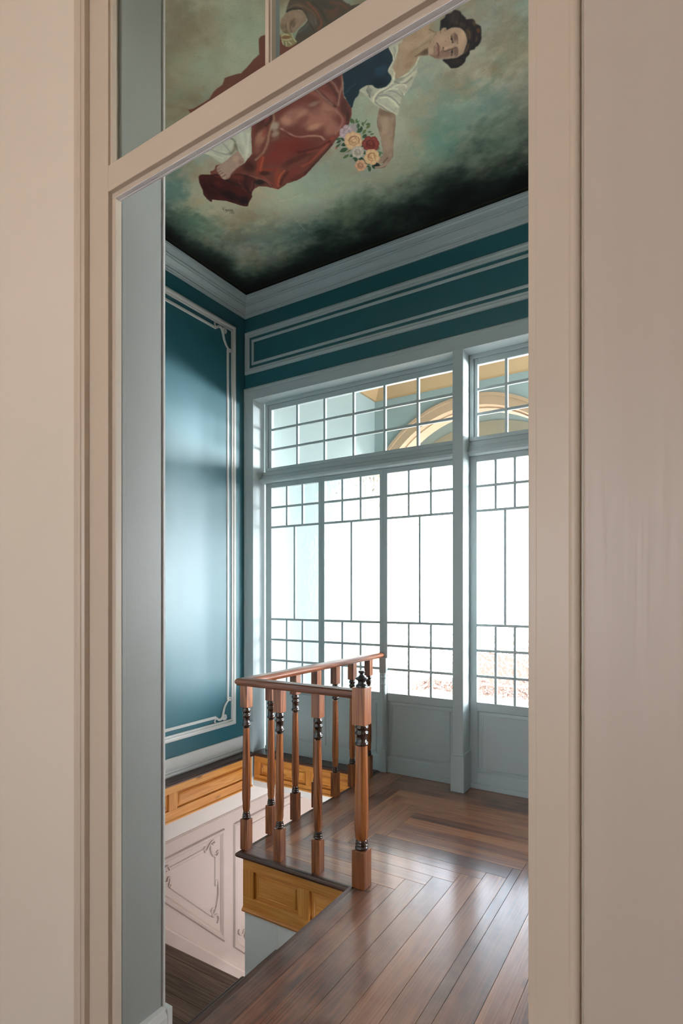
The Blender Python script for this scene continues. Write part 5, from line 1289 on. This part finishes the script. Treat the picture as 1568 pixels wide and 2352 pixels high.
def make_painting():
    x0, x1, y0, y1 = XL+.121, XR-.121, YD1+.121, YB-.121
    step = .0030
    xs = np.concatenate([np.arange(x0, -.52, step), np.arange(-.52, x1, .02), [x1]])
    ys = np.concatenate([np.arange(y0, 1.60, .02), np.arange(1.60, y1, step), [y1]])
    nx, ny = len(xs), len(ys)
    X = (-xs*1000)[None, :].repeat(ny, 0).astype(np.float32); Y = (ys*1000)[:, None].repeat(nx, 1).astype(np.float32)
    hexc = lambda h: np.array([int(h[i:i+2], 16)/255 for i in (0, 2, 4)], np.float32)
    rng = np.random.RandomState(3)
    def vnoise(sx, sy, oct=4, rough=.55, warp=None):
        out = np.zeros((ny, nx), np.float32); amp = 1; tot = 0
        for o in range(oct):
            g_ = rng.rand(64, 64).astype(np.float32); u = X/sx*2**o + (warp[0] if warp else 0); v = Y/sy*2**o + (warp[1] if warp else 0)
            iu = np.floor(u).astype(int); iv = np.floor(v).astype(int); fu = u-iu; fv = v-iv; fu = fu*fu*(3-2*fu); fv = fv*fv*(3-2*fv)
            a = g_[iv % 64, iu % 64]; b = g_[iv % 64, (iu+1) % 64]; c = g_[(iv+1) % 64, iu % 64]; d = g_[(iv+1) % 64, (iu+1) % 64]
            out += amp*((a*(1-fu)+b*fu)*(1-fv)+(c*(1-fu)+d*fu)*fv); tot += amp; amp *= rough
        return out/tot
    def mixc(C, col, a): return C+(col-C)*a[..., None]
    n1 = vnoise(420, 300, 5); n2 = vnoise(300, 260, 5); n3 = vnoise(200, 180, 5); n4 = vnoise(46, 34, 4)
    sm = lambda v, a, b: np.clip((v-a)/(b-a), 0, 1)
    C = np.zeros((ny, nx, 3), np.float32)+hexc('99998a')
    C = mixc(C, hexc('b3b29c'), sm(n1, .48, .66)*.7); C = mixc(C, hexc('6f9088'), sm(n2, .54, .70)*.45)
    C = mixc(C, hexc('8b7d66'), sm(n3, .46, .64)*.75); C = mixc(C, hexc('9a9498'), sm(1-n2, .55, .72)*.4)
    # distance mask helpers
    def cat(P, n=5, closed=True):
        m_ = len(P); out = []
        for i in range(m_ if closed else m_-1):
            g4 = [P[(i-1) % m_] if closed or i > 0 else P[0], P[i], P[(i+1) % m_], P[(i+2) % m_] if closed or i < m_-2 else P[-1]]
            for k in range(n):
                t = k/n; out.append([.5*(2*g4[1][j]+(-g4[0][j]+g4[2][j])*t+(2*g4[0][j]-5*g4[1][j]+4*g4[2][j]-g4[3][j])*t*t+(-g4[0][j]+3*g4[1][j]-3*g4[2][j]+g4[3][j])*t**3) for j in (0, 1)])
        if not closed: out.append(list(P[-1]))
        return np.array(out, np.float32)
    xmm = -xs*1000; ymm = ys*1000
    def box_of(P, pad):
        lo, hi = P.min(0)-pad, P.max(0)+pad
        j = np.where((xmm >= lo[0]) & (xmm <= hi[0]))[0]; i = np.where((ymm >= lo[1]) & (ymm <= hi[1]))[0]
        if len(i) == 0 or len(j) == 0: return None
        return slice(i[0], i[-1]+1), slice(j[0], j[-1]+1)
    def dist(P, px, py, closed):
        d2 = np.full(px.shape, 1e12, np.float32); ins = np.zeros(px.shape, bool); n = len(P)
        for k in range(n if closed else n-1):
            ax, ay = P[k]; bx, by = P[(k+1) % n]; ex, ey = bx-ax, by-ay; L = max(ex*ex+ey*ey, 1e-6)
            t = np.clip(((px-ax)*ex+(py-ay)*ey)/L, 0, 1); d2 = np.minimum(d2, (px-ax-t*ex)**2+(py-ay-t*ey)**2)
            if closed and abs(ey) > 1e-9:
                c = ((ay > py) != (by > py)) & (px < ex*(py-ay)/ey+ax); ins ^= c
        return np.sqrt(d2), ins
    edge_n = (vnoise(16, 13, 3)-.5)
    MASK = np.zeros((ny, nx), np.float32)
    vig_done = False
    xw, yw = X, Y
    for op in PAINT:
        k = op[0]
        if k == 'f' and not vig_done:
            C = vign(C, X, Y, x0, y1, n1, n3, n4, hexc, mixc, sm); vig_done = True
            C = C*(.93+.14*n4[..., None])
        if k == 'f':
            col, soft, smo, P = hexc(op[1]), op[2], op[3], np.array(op[4], np.float32).reshape(-1, 2)
            if smo: P = cat(P)
            B = box_of(P, 12)
            if not B: continue
            d, ins = dist(P, X[B], Y[B], True); sd = np.where(ins, d, -d)+edge_n[B]*4
            a = np.clip(.5+sd/soft/1.5, 0, 1); MASK[:] = 0; MASK[B] = a
            tex = 1+.16*(n4[B]-.5)[..., None]
            C[B] = mixc(C[B], np.clip(col*tex, 0, 1), a)
        elif k == 's':
            col, w_, al, clip, P = hexc(op[1]), op[2], op[3], op[4], np.array(op[5], np.float32).reshape(-1, 2)
            P = cat(P, 5, False) if len(P) > 2 else P
            B = box_of(P, w_*1.6+3)
            if not B: continue
            d, _ = dist(P, X[B]+edge_n[B]*5, Y[B], False); a = np.exp(-(d/(w_*.62+.6))**2)*al
            if clip: a = a*MASK[B]
            C[B] = mixc(C[B], col, a)
        else:
            col, al, clip, Q = hexc(op[1]), op[2], op[3], np.array(op[4], np.float32).reshape(-1, 2)
            u, v = Q[1]-Q[0], Q[2]-Q[0]; det = u[0]*v[1]-u[1]*v[0]; R = np.abs(u)+np.abs(v)
            B = box_of(np.array([Q[0]-R*1.7, Q[0]+R*1.7]), 2)
            if not B: continue
            dx, dy = X[B]-Q[0][0], Y[B]-Q[0][1]
            jit = (n4[B]-.5)*(.9 if clip else 1.6)
            p_, q_ = (dx*v[1]-dy*v[0])/det, (dy*u[0]-dx*u[1])/det; rr = np.sqrt(p_*p_+q_*q_)+jit*.55
            a = np.clip(1.35-rr, 0, 1); a = a*a*(3-2*a)*al
            if clip: a = a*MASK[B]
            C[B] = mixc(C[B], col, a)
    # flecks and canvas grain
    f = rng.rand(ny, nx); C[f > .9975] *= .78
    C = np.clip(C*(.97+.06*rng.rand(ny, nx, 1)), 0, 1)
    lin = np.where(C > .04045, ((C+.055)/1.055)**2.4, C/12.92)*np.array(PAINT_GAIN)
    # gilt line and black border
    verts = np.zeros((ny*nx, 3), np.float32); verts[:, 0] = np.tile(xs, ny); verts[:, 1] = np.repeat(ys, nx); verts[:, 2] = ZC
    idx = np.arange(ny*nx).reshape(ny, nx)
    quads = np.stack([idx[:-1, :-1], idx[1:, :-1], idx[1:, 1:], idx[:-1, 1:]], -1).reshape(-1, 4)
    me = bpy.data.meshes.new('ceiling_painting'); me.vertices.add(len(verts)); me.vertices.foreach_set('co', verts.ravel())
    me.loops.add(quads.size); me.loops.foreach_set('vertex_index', quads.ravel().astype(np.int32))
    me.polygons.add(len(quads)); me.polygons.foreach_set('loop_start', np.arange(0, quads.size, 4, dtype=np.int32))
    me.update(calc_edges=True)
    at = me.color_attributes.new('pigment', 'FLOAT_COLOR', 'POINT')
    rgba = np.ones((ny*nx, 4), np.float32); rgba[:, :3] = lin.reshape(-1, 3); at.data.foreach_set('color', rgba.ravel())
    m_, nt, P_, _ = new_mat('oil_painting'); va = N(nt, 'ShaderNodeAttribute', attribute_name='pigment'); nt.links.new(va.outputs['Color'], P_.inputs['Base Color'])
    P_.inputs['Roughness'].default_value = .55; P_.inputs['Specular IOR Level'].default_value = .25
    tc_ = N(nt, 'ShaderNodeTexCoord'); nn = N(nt, 'ShaderNodeTexNoise'); nn.inputs['Scale'].default_value = 120; nt.links.new(tc_.outputs['Object'], nn.inputs[0])
    bp2 = N(nt, 'ShaderNodeBump'); bp2.inputs['Strength'].default_value = .12; bp2.inputs['Distance'].default_value = .002; nt.links.new(nn.outputs[0], bp2.inputs['Height']); nt.links.new(bp2.outputs[0], P_.inputs['Normal'])
    me.materials.append(m_)
    o = bpy.data.objects.new('ceiling_painting', me); COL.objects.link(o)
    tag(o, 'ceiling oil painting of a woman in a red drape holding roses among clouds', 'painting')
    return o
def vign(C, X, Y, x0, y1, n1, n3, n4, hexc, mixc, sm):
    dl = -x0*1000-X                       # mm from the left edge
    db = y1*1000-Y                        # mm from the window-side edge
    wob = (n1-.5)*500+(n3-.5)*300+(n4-.5)*90
    wob2 = np.clip((X-600)/2600, 0, 1)
    d = np.minimum(dl*1.25+20, db*(.62+.45*wob2))+wob*.6-30
    C = mixc(C, hexc('5b6f66'), (1-sm(d, 150, 560))*.65)
    C = mixc(C, hexc('26332f'), (1-sm(d, 60, 360))*.85)
    C = mixc(C, hexc('080b0a'), (1-sm(d, 20, 250))*.97)
    e = np.minimum(dl, db); C = mixc(C, hexc('060504'), (e < 26).astype(np.float32)*.96)
    C = mixc(C, hexc('5a4524'), np.exp(-((e-28)/2.6)**2)*.75)
    return C
PAINT_GAIN = (1.68, 1.60, 1.48)
make_painting()
